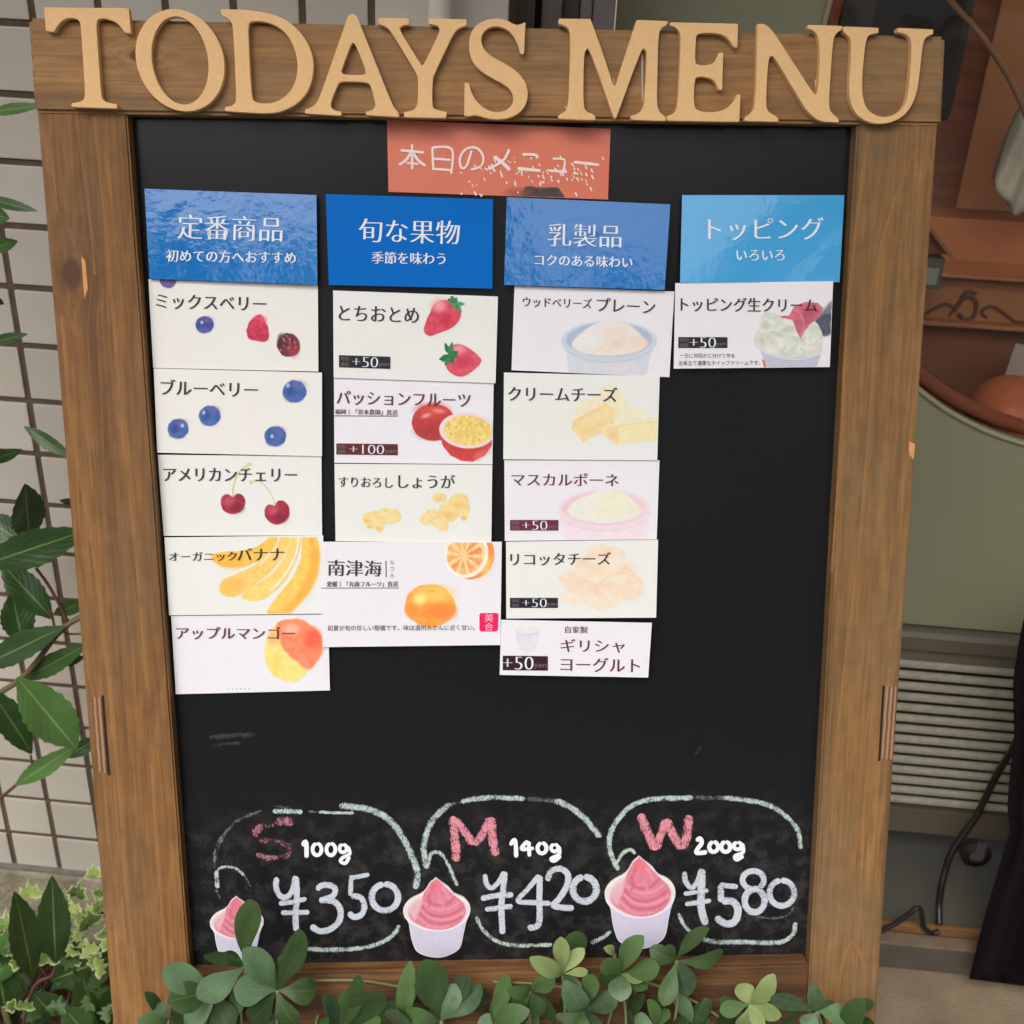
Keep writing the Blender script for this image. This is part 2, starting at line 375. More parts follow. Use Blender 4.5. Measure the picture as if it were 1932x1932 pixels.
_sh = [0]
def ribbon(name, strokes, fr, m, h, parent, org=np.zeros(3), label=None):
    """strokes: (points, width[, closed ellipse]) in a frame; one flat strip per stroke"""
    V = []; Fc = []; UVs = []
    for st in strokes:
        P, wd = np.array(st[0], float), st[1]
        P = P * fr[2] + np.array(fr[:2]); wd = wd * fr[2]
        Q = catmull(P, 10)
        seg = np.r_[0, np.cumsum(np.hypot(*np.diff(Q, axis=0).T))]; n = max(6, int(seg[-1] / 1.6)); s = np.linspace(0, seg[-1], n)
        Q = np.column_stack([np.interp(s, seg, Q[:, 0]), np.interp(s, seg, Q[:, 1])])
        T = np.gradient(Q, axis=0); T /= np.linalg.norm(T, axis=1)[:, None] + 1e-9; Nn = np.column_stack([-T[:, 1], T[:, 0]])
        r = wd / 2; e = np.minimum(s, seg[-1] - s) + r * .05; cap = np.where(e < r, np.sqrt(np.clip(1 - (1 - e / r) ** 2, .02, 1)), 1)
        wv = r * cap * (1 + .16 * vnoise(s / 7 + _sh[0] * 3.1, s * 0, 5))
        Q0 = Q[0] - T[0] * r * .9; Q = Q + T * 0
        _sh[0] += 1; hh = h + (_sh[0] % 12) * .00004 + np.linspace(0, .00003, n)
        o = len(V)
        for k, t in enumerate((-1, -.5, 0, .5, 1)):
            pass
        rows = [BLa(Q + Nn * (wv * t)[:, None], hh + CH[0](Q)) - org for t in (-1, -.4, .4, 1)]
        for i in range(n):
            for k in range(4): V.append(rows[k][i]); UVs.append((s[i] * .01, (-1, -.4, .4, 1)[k]))
        for i in range(n - 1):
            for k in range(3): a = o + i * 4 + k; Fc.append((a, a + 4, a + 5, a + 1))
    o = mesh_obj(name, V, Fc, m, parent); me = o.data; uv = me.uv_layers.new(name='stroke')
    li = np.zeros(len(me.loops), np.int32); me.loops.foreach_get('vertex_index', li); uv.data.foreach_set('uv', np.array(UVs)[li].ravel())
    if label: o['label'] = label
    return o
def el(cx, cy, rx, ry, a0=-95, n=14, over=1.0):
    return [(cx + rx * math.cos(math.radians(a0 + 360 * over * i / n)), cy + ry * math.sin(math.radians(a0 + 360 * over * i / n))) for i in range(n + 1)]

# ------------------------------------------------------------------ ground and the tiled wall
D = 1.04
gm = mat('trodden concrete', L(146, 129, 106), .85, .2, noise=.22, nscale=16, bump=.5, bscale=220)
g = mesh_obj('ground', [(-60, -60, 0), (60, -60, 0), (60, 60, 0), (-60, 60, 0)], [(0, 1, 2, 3)], gm); tag(g, kind='structure')

rd = mesh_obj('added_road', [(-60, -60, .004), (60, -60, .004), (60, .30, .004), (-60, .30, .004)], [(0, 1, 2, 3)], mat('grey asphalt', L(98, 100, 104), .85, .2, noise=.2, nscale=60, bump=.4, bscale=300)); tag(rd, kind='structure')  # grey sheet added out of view to cool the light off the ground
p_t = .0575 * D; gx0 = -.487 * D; gz0 = H - .1001 * D
wall = empty('tiled_wall', Matrix.Translation((gx0, D, 0))); tag(wall, 'wall of square off-white tiles with dark grout left of the sign, on a rough concrete footing', 'wall')
grout = mat('dark grout', L(98, 84, 70), .9, .1, noise=.15, nscale=60, bump=.3, bscale=300)
XE = W(961, 30, D)[0]
NR = 17; zbot = gz0 - NR * p_t + .003
box('wall_core', gx0 - 12 * p_t - gx0, XE - gx0, .0045, .22, zbot, gz0 + 8 * p_t, grout, wall, 0)
foot = mat('rough concrete footing', L(150, 142, 122), .95, .1, noise=.32, nscale=24, bump=1, bscale=130)
box('footing', gx0 - 16 * p_t - gx0, XE - gx0, -.008, .22, 0.0, zbot - .002, foot, wall, .004)
mortar = mat('grey mortar line', L(120, 116, 108), .9, .1, noise=.15, nscale=60)
box('mortar_line', -12 * p_t, XE - gx0, -.004, .0044, zbot - .0018, zbot + .0035, mortar, wall, .001)
tiles = []
tmats = [mat('glazed tile %d' % i, L(*c), .32, .45, noise=.035, nscale=14, bump=.06, bscale=40) for i, c in enumerate([(196, 190, 177), (202, 196, 184), (190, 184, 172), (197, 189, 175)])]
gap = .0062
for i in range(4):
    bm = box_bm(-p_t / 2 + gap / 2, p_t / 2 - gap / 2, .0022, .006, -p_t / 2 + gap / 2, p_t / 2 - gap / 2, .0013, 2)
    me = bpy.data.meshes.new('tile'); bmesh.ops.recalc_face_normals(bm, faces=bm.faces); bm.to_mesh(me); bm.free(); me.materials.append(tmats[i]); tiles.append(me)
cnt = 0
for r in range(-1, NR):
    for c in range(-6, 9):
        xc = (c + .5) * p_t
        if gx0 + xc + p_t / 2 > XE + .012: continue
        if cnt >= 296: break
        o = bpy.data.objects.new('tile', tiles[random.randrange(4)]); link(o, wall)
        o.location = (xc, random.uniform(-.0006, .0006), gz0 - (r + .5) * p_t); o.rotation_euler = (random.uniform(-.004, .004), 0, random.uniform(-.004, .004)); cnt += 1

# canopy added out of view over the sign, to hold back the upper sky
ev = mat('eaves board', L(205, 200, 190), .7, noise=.04, nscale=3)
eo = empty('added_eaves', Matrix.Translation((0, .4, 2.25))); tag(eo, 'plain pale canopy added out of view over the sign to shade it', 'added_eaves')
box('soffit', -4, 4, -.44, .95, 0, .06, ev, eo, .004); box('fascia', -4, 4, -.47, -.441, -.06, .12, ev, eo, .004)
# the corner beyond the tiles: white pipe, door frame strips
pm = mat('white painted pipe', L(216, 212, 196), .4, noise=.03, nscale=9)
pL, pR = W(806, 30, D - .03)[0], W(850, 30, D - .03)[0]; pr = (pR - pL) / 2
pipe = empty('downpipe', Matrix.Translation(((pL + pR) / 2, D - .03 + .004, 0))); tag(pipe, 'white vertical downpipe fixed to the tiled wall behind the letter Y', 'pipe')
tube('pipe_run', [(0, 0, 0), (0, 0, 1.0), (0, 0, 2.4)], pr, pm, pipe, 20)
for z in (.35, 1.32): tube('bracket', [(0, 0, z), (0, 0, z + .02)], pr * 1.15, pm, pipe, 20)

def strip(name, label, cat, u0, u1, Y, m, dep=.05, z0=0.0, z1=2.5, bev=.003):
    x0, x1 = W(u0, 30, Y)[0], W(u1, 30, Y)[0]
    e = empty(name, Matrix.Translation((x0, Y, 0))); tag(e, label, cat); return e, x1 - x0
fm1 = mat('olive grey metal', L(92, 86, 74), .5, noise=.05); fm2 = mat('grey metal frame', L(118, 110, 106), .4, noise=.05); fm3 = mat('dark brown gap', L(50, 42, 36), .6)
fm4 = mat('mauve grey frame', L(122, 114, 114), .4, noise=.05)
fr_, _ = strip('door_frame', 'grey metal door frame strips standing between the tiled wall and the olive display case', 'door frame', 961, 1163, 1.14, fm1)
X0 = W(961, 30, 1.14)[0]
def fs(name, u0, u1, y0, y1, m):
    a, b = W(u0, 30, 1.14 + y0)[0] - X0, W(u1, 30, 1.14 + y0)[0] - X0
    box(name, a, b - .0005, y0, y1, 0, 2.5, m, fr_, .002)
fs('side_panel', 930, 1010, .0, .06, fm1); fs('gap_strip', 1010, 1021, .03, .08, fm3); fs('jamb', 1021, 1060, -.004, .06, fm2)
fs('recess_strip', 1060, 1094, .02, .08, mat('brown grey recess', L(92, 82, 76), .5)); fs('stile', 1094, 1118, .002, .06, mat('pale stile', L(128, 120, 112), .4)); fs('stile', 1118, 1161, -.006, .06, fm4)

# ------------------------------------------------------------------ the display case at the right
YC = 1.28
case = empty('display_case', Matrix.Translation((W(1700, 1200, YC)[0], YC, 0)))
tag(case, 'olive grey metal display case with round glass window and ribbed vent right of the sign', 'display case')
CX = case.location.x
bodym = mat('olive grey enamel', L(150, 150, 122), .38, .45, noise=.03, nscale=5)
def cz(u, v, Y=YC): return W(u, v, Y)[2]
def cx_(u, v, Y=YC): return W(u, v, Y)[0] - CX
xl = cx_(1163, 20); xr = cx_(3150, 900)
zt = H + .42; zseam = cz(1800, 1184)
# front panel with an elliptical opening, cut out as a band of quads round the hole
hc = np.array([cx_(2250, 150), cz(2250, 150)]); ha = hc[0] - cx_(1535, 150); hb = hc[1] - cz(2250, 870)
hole = []
for i in range(96):
    a = 2 * math.pi * i / 96; hole.append((hc[0] + ha * math.cos(a), hc[1] + hb * math.sin(a)))
def outer(p):
    d = np.array(p) - hc; t = min([v for v in (((xr if d[0] > 0 else xl) - hc[0]) / d[0] if abs(d[0]) > 1e-6 else 9, ((zt + .5 if d[1] > 0 else zseam) - hc[1]) / d[1] if abs(d[1]) > 1e-6 else 9)])
    return hc + d * t
bm = bmesh.new(); n = 96; th = .022
ring = {}
for k, y in enumerate((0, th)):
    ring[k] = [[bm.verts.new((p[0], y, p[1])) for p in hole], [bm.verts.new((outer(p)[0], y, outer(p)[1])) for p in hole]]
for i in range(n):
    j = (i + 1) % n
    bm.faces.new([ring[0][0][i], ring[0][0][j], ring[0][1][j], ring[0][1][i]]); bm.faces.new([ring[1][0][i], ring[1][1][i], ring[1][1][j], ring[1][0][j]])
    bm.faces.new([ring[0][0][i], ring[1][0][i], ring[1][0][j], ring[0][0][j]]); bm.faces.new([ring[0][1][i], ring[0][1][j], ring[1][1][j], ring[1][1][i]])
fp = bm_obj('front_panel', bm, bodym, case)
# fill the corners of the panel that the fan leaves open is not needed: the fan reaches the rectangle's sides
trim = mat('pale trim', L(168, 160, 132), .4)
tube('window_trim', [(p[0], -.002, p[1]) for p in hole + hole[:1]], .0032, trim, case, 8, sub=1)
wl = mat('orange varnished rim', L(176, 96, 58), .4)
inner = [(hc[0] + (ha - .010) * math.cos(2 * math.pi * i / 96), hc[1] + (hb - .010) * math.sin(2 * math.pi * i / 96)) for i in range(97)]
tube('window_gasket', [(p[0], .028, p[1]) for p in inner], .009, wl, case, 8, sub=1)
# glass
gl = bpy.data.materials.new('window glass'); gl.use_nodes = True; t = gl.node_tree; p = t.nodes['Principled BSDF']; t.nodes.remove(p)
gs = t.nodes.new('ShaderNodeBsdfGlossy'); gs.inputs['Roughness'].default_value = .02; tr = t.nodes.new('ShaderNodeBsdfTransparent'); tr.inputs[0].default_value = (.93, .94, .92, 1)
fz = t.nodes.new('ShaderNodeFresnel'); fz.inputs[0].default_value = 1.5; ms = t.nodes.new('ShaderNodeMixShader')
t.links.new(fz.outputs[0], ms.inputs[0]); t.links.new(tr.outputs[0], ms.inputs[1]); t.links.new(gs.outputs[0], ms.inputs[2]); t.links.new(ms.outputs[0], t.nodes['Material Output'].inputs[0])
gv = [(hc[0], .016, hc[1])] + [(p[0], .016 + .0 * k, p[1]) for k, p in enumerate(hole)]
mesh_obj('window_glass', gv, [(0, 1 + i, 1 + (i + 1) % 96) for i in range(96)], gl, case)
# curved glass guard inside, seen as the pale arc at the top right
arc = [W(*q, 1.42) - np.array([CX, YC, 0]) for q in ((1700, -110), (1748, -60), (1791, 0), (1840, 54), (1872, 96), (1900, 140), (1917, 172), (1934, 212), (1950, 262), (1960, 320))]
tube('glass_guard_rim', arc, .0036, mat('brown rim', L(176, 134, 100), .3), case, 8)
# grey bowed band, vents, skirt
band = mat('grey band metal', L(118, 112, 98), .5, noise=.05)
bm = bmesh.new(); zs0, zs1 = zseam - .004, cz(1800, 1256); N = 24
vv = []
for i in range(N + 1):
    x = xl + (xr - xl) * i / N
    vv.append([bm.verts.new((x, y, z)) for (y, z) in ((.10, zs0), (-.012, zs0), (-.016, zs0 - .006), (-.010, zs0 - .028), (.0, zs0 - .031), (.004, zs1), (.10, zs1))])
for i in range(N):
    for k in range(6): bm.faces.new([vv[i][k], vv[i + 1][k], vv[i + 1][k + 1], vv[i][k + 1]])
bm_obj('lower_band', bm, band, case)
box('seam_gap', xl, xr, .008, .09, zs0 + .0002, zs0 + .0038, mat('black seam', L(24, 22, 20), .8), case, 0)
vm = mat('dusty aluminium slat', L(176, 172, 152), .5, .5, noise=.14, nscale=90, bump=.2, bscale=300)
zv1 = cz(1800, 1533); ns = 14; pit = (zs1 - zv1) / ns
prof = [(.006, .0), (.0035, -.0), (.0008, -.10), (.0, -.22), (.0, -.42), (.0008, -.54), (.003, -.62), (.006, -.62), (.006, 0)]
for k in range(ns):
    z0 = zs1 - k * pit; bm = bmesh.new()
    for x in (xl, xr): pass
    a = [bm.verts.new((xl, y, z0 + q * pit)) for y, q in prof]; b = [bm.verts.new((xr, y, z0 + q * pit)) for y, q in prof]
    for i in range(len(prof) - 1): bm.faces.new([a[i], b[i], b[i + 1], a[i + 1]])
    bm_obj('vent_slat', bm, vm, case)
box('vent_back', xl, xr, .018, .03, zv1, zs1, mat('vent back', L(60, 56, 46), .7), case, 0)
zk = cz(1760, 1574)
box('skirt', xl, xr, -.001, .05, zk, zv1 - .0005, mat('skirt metal', L(104, 96, 80), .5, noise=.06), case, .002)
# inside of the case: wooden shelves
bw = wood('varnished case wood', L(130, 76, 48), L(92, 52, 38), L(160, 96, 58), 0, seed=3, rough=.4)
YB = 1.70
def ib(name, v0, v1, Y0, Y1, m, bev=.003):
    z1 = cz(1850, v0, Y0); z0 = cz(1850, v1, Y0); box(name, cx_(1400, 500, Y0), cx_(2500, 500, Y0), Y0 - YC, Y1 - YC, z0, z1, m, case, bev)
wd_d = mat('dark stained wood', L(212, 148, 112), .5, noise=.15, nscale=12, stretch=(1, 4, 8)); wd_l = mat('orange stained wood', L(220, 146, 92), .45, noise=.15, nscale=12, stretch=(1, 4, 8))
ib('back_board', -500, 1100, YB, YB + .02, wd_d, 0)
pz = cz(1900, 400, 1.58); box('upper_board', cx_(1868, 100, 1.58), cx_(2500, 100, 1.58), 1.58 - YC, 1.592 - YC, pz, pz + .6, mat('orange brown upper board', L(206, 140, 90), .5, noise=.1, nscale=8), case, .002)
ib('shelf_board', 415, 519, 1.60, 1.66, mat('red brown shelf board', L(228, 150, 98), .5, noise=.12, nscale=12), .002)
ib('shelf_edge', 521, 529, 1.52, 1.599, wd_l); ib('carved_rail', 530, 612, 1.55, 1.58, mat('carved rail wood', L(206, 144, 96), .5, noise=.1)); ib('rail_moulding', 613, 622, 1.53, 1.58, wd_l)
ib('lower_board', 623, 1000, 1.57, 1.60, mat('reddish lower board', L(172, 110, 82), .5, noise=.12, nscale=10), 0)
orn = mat('dark carved ornament', L(128, 84, 62), .5)
for (pts, r) in (([(1742, 648), (1760, 636), (1785, 626), (1800, 634), (1790, 648)], .0022), ([(1936, 660), (1915, 658), (1890, 640), (1870, 630), (1852, 640), (1862, 652)], .0022), ([(1800, 640), (1815, 618), (1830, 612), (1842, 626), (1836, 650), (1820, 655), (1808, 644)], .003), ([(1812, 614), (1825, 602), (1842, 606)], .0025)):
    pts = [(a, 394.6 + (b - 394.6) * 1.0 - 52) for a, b in pts]
    tube('carving', [W(a, b, 1.548) - np.array([CX, YC, 0]) for a, b in pts], r, orn, case, 6)
# case sides so that nothing is seen through
darkin = mat('dark inner lining', L(66, 54, 46), .7)
box('case_side', xl, xl + .01, .03, .45, 0.25, zt + .5, darkin, case, 0); box('case_floor', xl, xr, .032, .44, zseam + .004, zseam + .012, darkin, case, 0)
box('inner_divider', cx_(1500, 100, 1.5), cx_(1500, 100, 1.5) + .01, .03, .42, zseam + .02, zt, darkin, case, 0)
dk = mat('dark appliance', L(62, 56, 50), .35)
# things inside the case
e = empty('dark_machine', Matrix.Translation(tuple(W(1720, 60, 1.46)))); tag(e, 'dark grey machine behind the glass, above the right end of the sign', 'machine')
px = W(1560, 60, 1.46)[0] - e.location.x; px2 = W(1835, 60, 1.46)[0] - e.location.x
bm = box_bm(px, px2, 0, .09, -.10, .35, .02, 4); bm_obj('machine_body', bm, dk, e)
bm = box_bm(px + .012, px + .05, -.004, -.0003, -.06, .3, .0015, 1); bm_obj('side_handle', bm, mat('grey plastic', L(98, 90, 84), .3), e)
e2 = empty('house_ornament', Matrix.Translation(tuple(W(1745, 545, 1.40)))); tag(e2, 'small model house with a brown roof and pale window, just right of the sign post', 'ornament')
def q(u, v, Y=1.40): return W(u, v, Y) - np.array(e2.location)
z0, z1 = q(1745, 545)[2], q(1745, 487)[2]; xa, xb = q(1690, 520)[0], q(1778, 520)[0]
bm_obj('house_wall', box_bm(xa, xb, 0, .05, z0, z1, .001), mat('grey green painted wood', L(122, 116, 92), .6), e2)
bm_obj('house_window', box_bm(q(1722, 520)[0], q(1769, 520)[0], -.0025, .0, q(1745, 536)[2], q(1745, 504)[2], .0008), mat('pale window', L(176, 184, 164), .4), e2)
A, Bq, Cq = q(1790, 484), q(1735, 412), q(1680, 484)
rm = mat('brown roof board', L(184, 126, 88), .5); V = []
for (a, b) in ((A, Bq), (Bq, Cq)):
    d_ = (b - a); nn = np.array([d_[2], 0, -d_[0]]); nn /= np.linalg.norm(nn); nn = nn if nn[2] > 0 else -nn
    V = [a + np.array([0, -.012, 0]), b + np.array([0, -.012, 0]), b + np.array([0, .06, 0]), a + np.array([0, .06, 0])]
    bm = bmesh.new(); hexa(bm, V, [x + nn * .004 for x in V]); bm_obj('roof_board', bm, rm, e2)
bm = bmesh.new(); vs = [bm.verts.new(tuple(x)) for x in (A + [0, .003, .002], Bq + [0, .003, -.002], Cq + [0, .003, .002])]; f = bm.faces.new(vs)
r_ = bmesh.ops.extrude_face_region(bm, geom=[f]); bmesh.ops.translate(bm, vec=(0, .04, 0), verts=[v for v in r_['geom'] if isinstance(v, bmesh.types.BMVert)])
bm_obj('gable', bm, mat('brown gable', L(150, 92, 52), .5), e2)
# orange ball
bm = bmesh.new(); bmesh.ops.create_uvsphere(bm, u_segments=32, v_segments=20, radius=.055)
for v in bm.verts:
    a = math.atan2(v.co.y, v.co.x); k = 1 - .05 * abs(math.cos(a * 5)); v.co.x *= k; v.co.y *= k; v.co.z *= .82
o = bm_obj('pumpkin', bm, mat('orange pumpkin skin', L(252, 140, 88), .4, noise=.08, nscale=30), None, True); o.location = tuple(W(1908, 778, 1.36)); tag(o, 'orange ribbed pumpkin behind the glass at the right edge', 'pumpkin')
o = bm_obj('paper_sheet', box_bm(0, .09, 0, .0008, -.13, .03, 0), mat('pinkish white paper', L(214, 196, 186), .6)); o.location = tuple(W(1902, 690, 1.46)); o.rotation_euler = (-.15, .12, -.1); tag(o, 'pale paper sheet leaning inside the glass, upright beside the pumpkin', 'paper')
# pale reflection in the glass, put in as a folded, pointed sheet
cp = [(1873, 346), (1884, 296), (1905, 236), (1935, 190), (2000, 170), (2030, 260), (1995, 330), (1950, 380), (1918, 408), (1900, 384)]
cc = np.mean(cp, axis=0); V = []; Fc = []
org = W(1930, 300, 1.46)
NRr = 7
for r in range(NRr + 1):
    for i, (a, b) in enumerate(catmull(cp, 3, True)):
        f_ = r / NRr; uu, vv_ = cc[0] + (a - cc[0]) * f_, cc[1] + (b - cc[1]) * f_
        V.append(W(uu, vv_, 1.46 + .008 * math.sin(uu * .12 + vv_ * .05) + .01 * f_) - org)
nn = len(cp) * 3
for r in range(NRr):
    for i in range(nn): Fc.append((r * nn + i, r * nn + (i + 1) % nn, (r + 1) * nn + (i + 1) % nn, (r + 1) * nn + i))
o = mesh_obj('reflection_sheet', V, Fc, mat('beige reflection', L(240, 230, 206), .8, noise=.12, nscale=20), None, True); o.location = tuple(org); tag(o, 'beige pointed sheet standing in for a reflection in the glass at the upper right', 'cloth')
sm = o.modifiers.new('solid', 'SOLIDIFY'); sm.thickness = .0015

# step, timber sill and platform under the case
Y1 = 1.25 / 1.0965
zs = W(1750, 1787, Y1)[2]; Y2 = WZ(1750, 1766, zs)[1]; zt2 = W(1750, 1750, Y2)[2]; Y3 = WZ(1750, 1740, zt2)[1]
XS = W(1300, 1800, Y1)[0]
e = empty('doorstep', Matrix.Translation((XS, Y1, 0))); tag(e, 'low dark grey concrete step with a timber sill below the display case', 'step')
box('riser', 0, 1.6, 0, Y2 - Y1 + .4, 0, zs, mat('dark concrete riser', L(92, 84, 76), .8, noise=.15, nscale=20, bump=.4, bscale=90), e, .002)
box('step_nosing', 0, 1.6, -.003, Y2 - Y1 - .002, zs + .0005, zs + .004, mat('pale grey nosing', L(128, 112, 92), .8, noise=.2, nscale=40, bump=.3, bscale=200), e, .001)
box('timber_sill', 0, 1.6, Y2 - Y1, Y3 - Y1, zs + .0008, zt2, wood('sill timber', L(150, 112, 72), L(110, 78, 48), L(178, 138, 92), 0, seed=9), e, .002)
box('platform', 0, 1.6, Y3 - Y1 + .0005, 1.2, zs + .001, zt2 - .006, mat('grey platform sheet', L(96, 94, 84), .6, .3, noise=.08, nscale=9), e, .001)
zp = zt2 - .006
# castor
cpos = WZ(1838, 1640, zp); e = empty('castor', Matrix.Translation(tuple(cpos))); tag(e, 'black castor wheel on the grey platform under the vented cabinet', 'castor wheel')
rub = mat('black rubber', L(44, 41, 38), .6); hub = mat('grey hub', L(104, 100, 92), .5)
for nm, r0, y0, y1, m_ in (('tyre', .021, -.009, .009, rub), ('hub', .012, -.0105, .0105, hub)):
    bm = bmesh.new(); bmesh.ops.create_cone(bm, cap_ends=True, segments=32, radius1=r0, radius2=r0, depth=y1 - y0); bmesh.ops.rotate(bm, verts=bm.verts, matrix=Matrix.Rotation(math.pi / 2, 3, 'X'))
    bmesh.ops.translate(bm, verts=bm.verts, vec=(0, .012, .021)); bmesh.ops.bevel(bm, geom=[e_ for e_ in bm.edges if e_.calc_face_angle(0) > 1], offset=.002, segments=2, affect='EDGES'); bm_obj(nm, bm, m_, e, True)
bm_obj('fork', box_bm(-.007, .007, -.003, .0005, .018, .052, .001), hub, e)
# hose
hp = [(1935, 1362, 1.17), (1912, 1409, 1.19), (1893, 1441, 1.21), (1875, 1473, 1.215), (1858, 1508, 1.215), (1841, 1541, 1.21), (1822, 1568, 1.205), (1804, 1594, 1.20), (1792, 1616, 1.195), (1784, 1640, 1.19), (1776, 1672, 1.18), (1772, 1705, Y3 + .004), (1772, 1745, Y3 - .015)]
P = [W(*h_) for h_ in hp]; o0 = P[-1]
ho = tube('rubber_hose', [p_ - o0 for p_ in P], .0047, mat('black rubber hose', L(30, 26, 24), .35, .5), None, 12); ho.location = tuple(o0); tag(ho, 'thick black cable running down in front of the vented cabinet to the timber sill', 'cable')
hp = [(1772, 1757), (1758, 1761), (1744, 1750), (1740, 1730), (1737, 1717), (1728, 1714), (1712, 1727), (1690, 1742), (1666, 1755), (1640, 1768)]
hv = mat('grey black cable', L(36, 32, 30), .4)
P = [W(a, b, Y3 - .012 - .002 * i) for i, (a, b) in enumerate(hp)]; o0 = P[-1]
ho = tube('cable_loop', [p_ - o0 for p_ in P], .0036, hv, None, 10); ho.location = tuple(o0); tag(ho, 'thin black cable bent into a hump on the timber sill beside the sign post', 'cable')
# black cloth
le = [(1950, 1100), (1936, 1160), (1922, 1220), (1912, 1280), (1912, 1340), (1913, 1391), (1907, 1450), (1903, 1520), (1907, 1568), (1896, 1608), (1884, 1650), (1866, 1710), (1848, 1768), (1828, 1847)]
V = []; Fc = []; nc = 40; YD = 1.10
Lp = catmull(le, 3); org = W(1900, 1850, YD)
for i, (a, b) in enumerate(Lp):
    f_ = i / (len(Lp) - 1)
    for k in range(nc):
        s_ = k / (nc - 1); uu = a + s_ * (2230 - a); vb = b + s_ * (2230 - a) * .13 * f_
        V.append(W(uu, vb, YD + .013 * math.sin(s_ * 34 + f_ * 2.4) * min(1, .3 + s_ * 6) + .05 * (1 - f_) * 0 + .004 * math.sin(s_ * 90 + f_ * 7)) - org)
for i in range(len(Lp) - 1):
    for k in range(nc - 1): Fc.append((i * nc + k, (i + 1) * nc + k, (i + 1) * nc + k + 1, i * nc + k + 1))
o = mesh_obj('black_drape', V, Fc, mat('black cloth', L(24, 20, 22), .85, .1, noise=.2, nscale=60, bump=.3, bscale=700), None, True); o.location = tuple(org); tag(o, 'black cloth hanging in folds down to the ground at the right edge', 'cloth')
sm = o.modifiers.new('solid', 'SOLIDIFY'); sm.thickness = .002

# ------------------------------------------------------------------ the trees across the street (they show in the glossy cards)
tm = mat('distant foliage', L(64, 78, 52), .9, .1, noise=.4, nscale=2)
V = []; Fc = []; DY = -14.0
for i in range(5200):
    x = rng.uniform(-26, 26); top = 6.35 + max(-.9, min(1.2, .45 * (x - 4.6))) * (x > 2) + .5 * math.sin(x * .33 + 1) + .35 * math.sin(x * .9) + .25 * math.sin(x * 2.3)
    z = top * (1 - rng.random() ** 1.6 * .98) + rng.normal() * .22; s_ = rng.uniform(.18, .5); c = np.array([x, DY + rng.uniform(-1.5, 1.5), max(.2, z)])
    a, b = rng.normal(size=3), rng.normal(size=3); a /= np.linalg.norm(a); b -= a * (a @ b); b /= np.linalg.norm(b); o_ = len(V)
    V += [c + a * s_, c + b * s_ * .6, c - a * s_, c - b * s_ * .6]; Fc.append((o_, o_ + 1, o_ + 2, o_ + 3))
o = mesh_obj('far_trees', V, Fc, tm); tag(o, kind='stuff')

# ------------------------------------------------------------------ the sign
yg = None
for yy in np.linspace(-.6, -1.8, 600):
    if B2W((.24, yy, .012))[2] <= 0.002: yg = yy; break
sign = empty('menu_board', MB); tag(sign, 'wooden framed blackboard sign with TODAYS MENU in raised pale letters along its top', 'sign board')
Z3 = np.zeros(3)
hp_, hh_, hl_ = .0125, .0155, .0215
def kn(u, v, h): q_ = BLl(u, v, h); return q_[0], q_[1]
M['post_l'] = wood('left post wood', L(146, 104, 60), L(106, 74, 46), L(172, 126, 74), 1, [kn(135, 516, hp_) + (.0062,)], seed=1.3, grey=L(118, 96, 70))
M['post_r'] = wood('right post wood', L(148, 110, 66), L(112, 84, 54), L(180, 132, 80), 1, [], seed=5.1, grey=L(122, 104, 78))
M['header'] = wood('header wood', L(166, 124, 78), L(130, 98, 62), L(188, 142, 90), 0, [kn(265, 105, hh_) + (.004,)], seed=8.2, grey=L(140, 118, 86))
M['rail'] = wood('rail wood', L(112, 80, 52), L(78, 54, 38), L(146, 106, 66), 0, [], seed=2.2)  # colours darkened to carry the shade of the leaves over the rail
def slab(name, quad, h1, h0, m, parent=sign, bev=.0012, org=Z3):
    t_ = [BLl(a, b, h1) - org if len(qv) == 2 else None for qv in quad for a, b in [qv[:2]]]
    b_ = [p_ * np.array([1, 1, 0]) + np.array([0, 0, h0]) for p_ in t_]
    bm = bmesh.new(); hexa(bm, b_, t_)
    if bev: bmesh.ops.bevel(bm, geom=bm.edges[:], offset=bev, segments=2, affect='EDGES')
    return bm_obj(name, bm, m, parent)
def post(name, ta, tb, ba, bb, m):
    A_, B_ = BLl(*ta, hp_), BLl(*tb, hp_); C_, D_ = BLl(*ba, hp_), BLl(*bb, hp_)
    def ext(p, q_): k = (yg - p[1]) / (q_[1] - p[1]); return p + (q_ - p) * k
    tops = [A_, B_, ext(B_, D_), ext(A_, C_)]
    bm = bmesh.new(); hexa(bm, [p_ * np.array([1, 1, 0]) + np.array([0, 0, -.012]) for p_ in tops], tops)
    bmesh.ops.bevel(bm, geom=bm.edges[:], offset=.0014, segments=2, affect='EDGES'); return bm_obj(name, bm, m, sign)
post('post', (69, 200), (238, 200), (213, 1932), (365, 1932), M['post_l']); post('post', (1619, 210), (1771, 210), (1522, 1932), (1652, 1932), M['post_r'])
slab('header_plank', [(52, 33), (1785, 68), (1777, 236), (65, 212)], hh_, -.010, M['header'], bev=.0022)
slab('bottom_rail', [(352, 1838), (1528, 1816), (1524, 2010), (362, 2030)], .0118, -.012, M['rail'], bev=.0022)
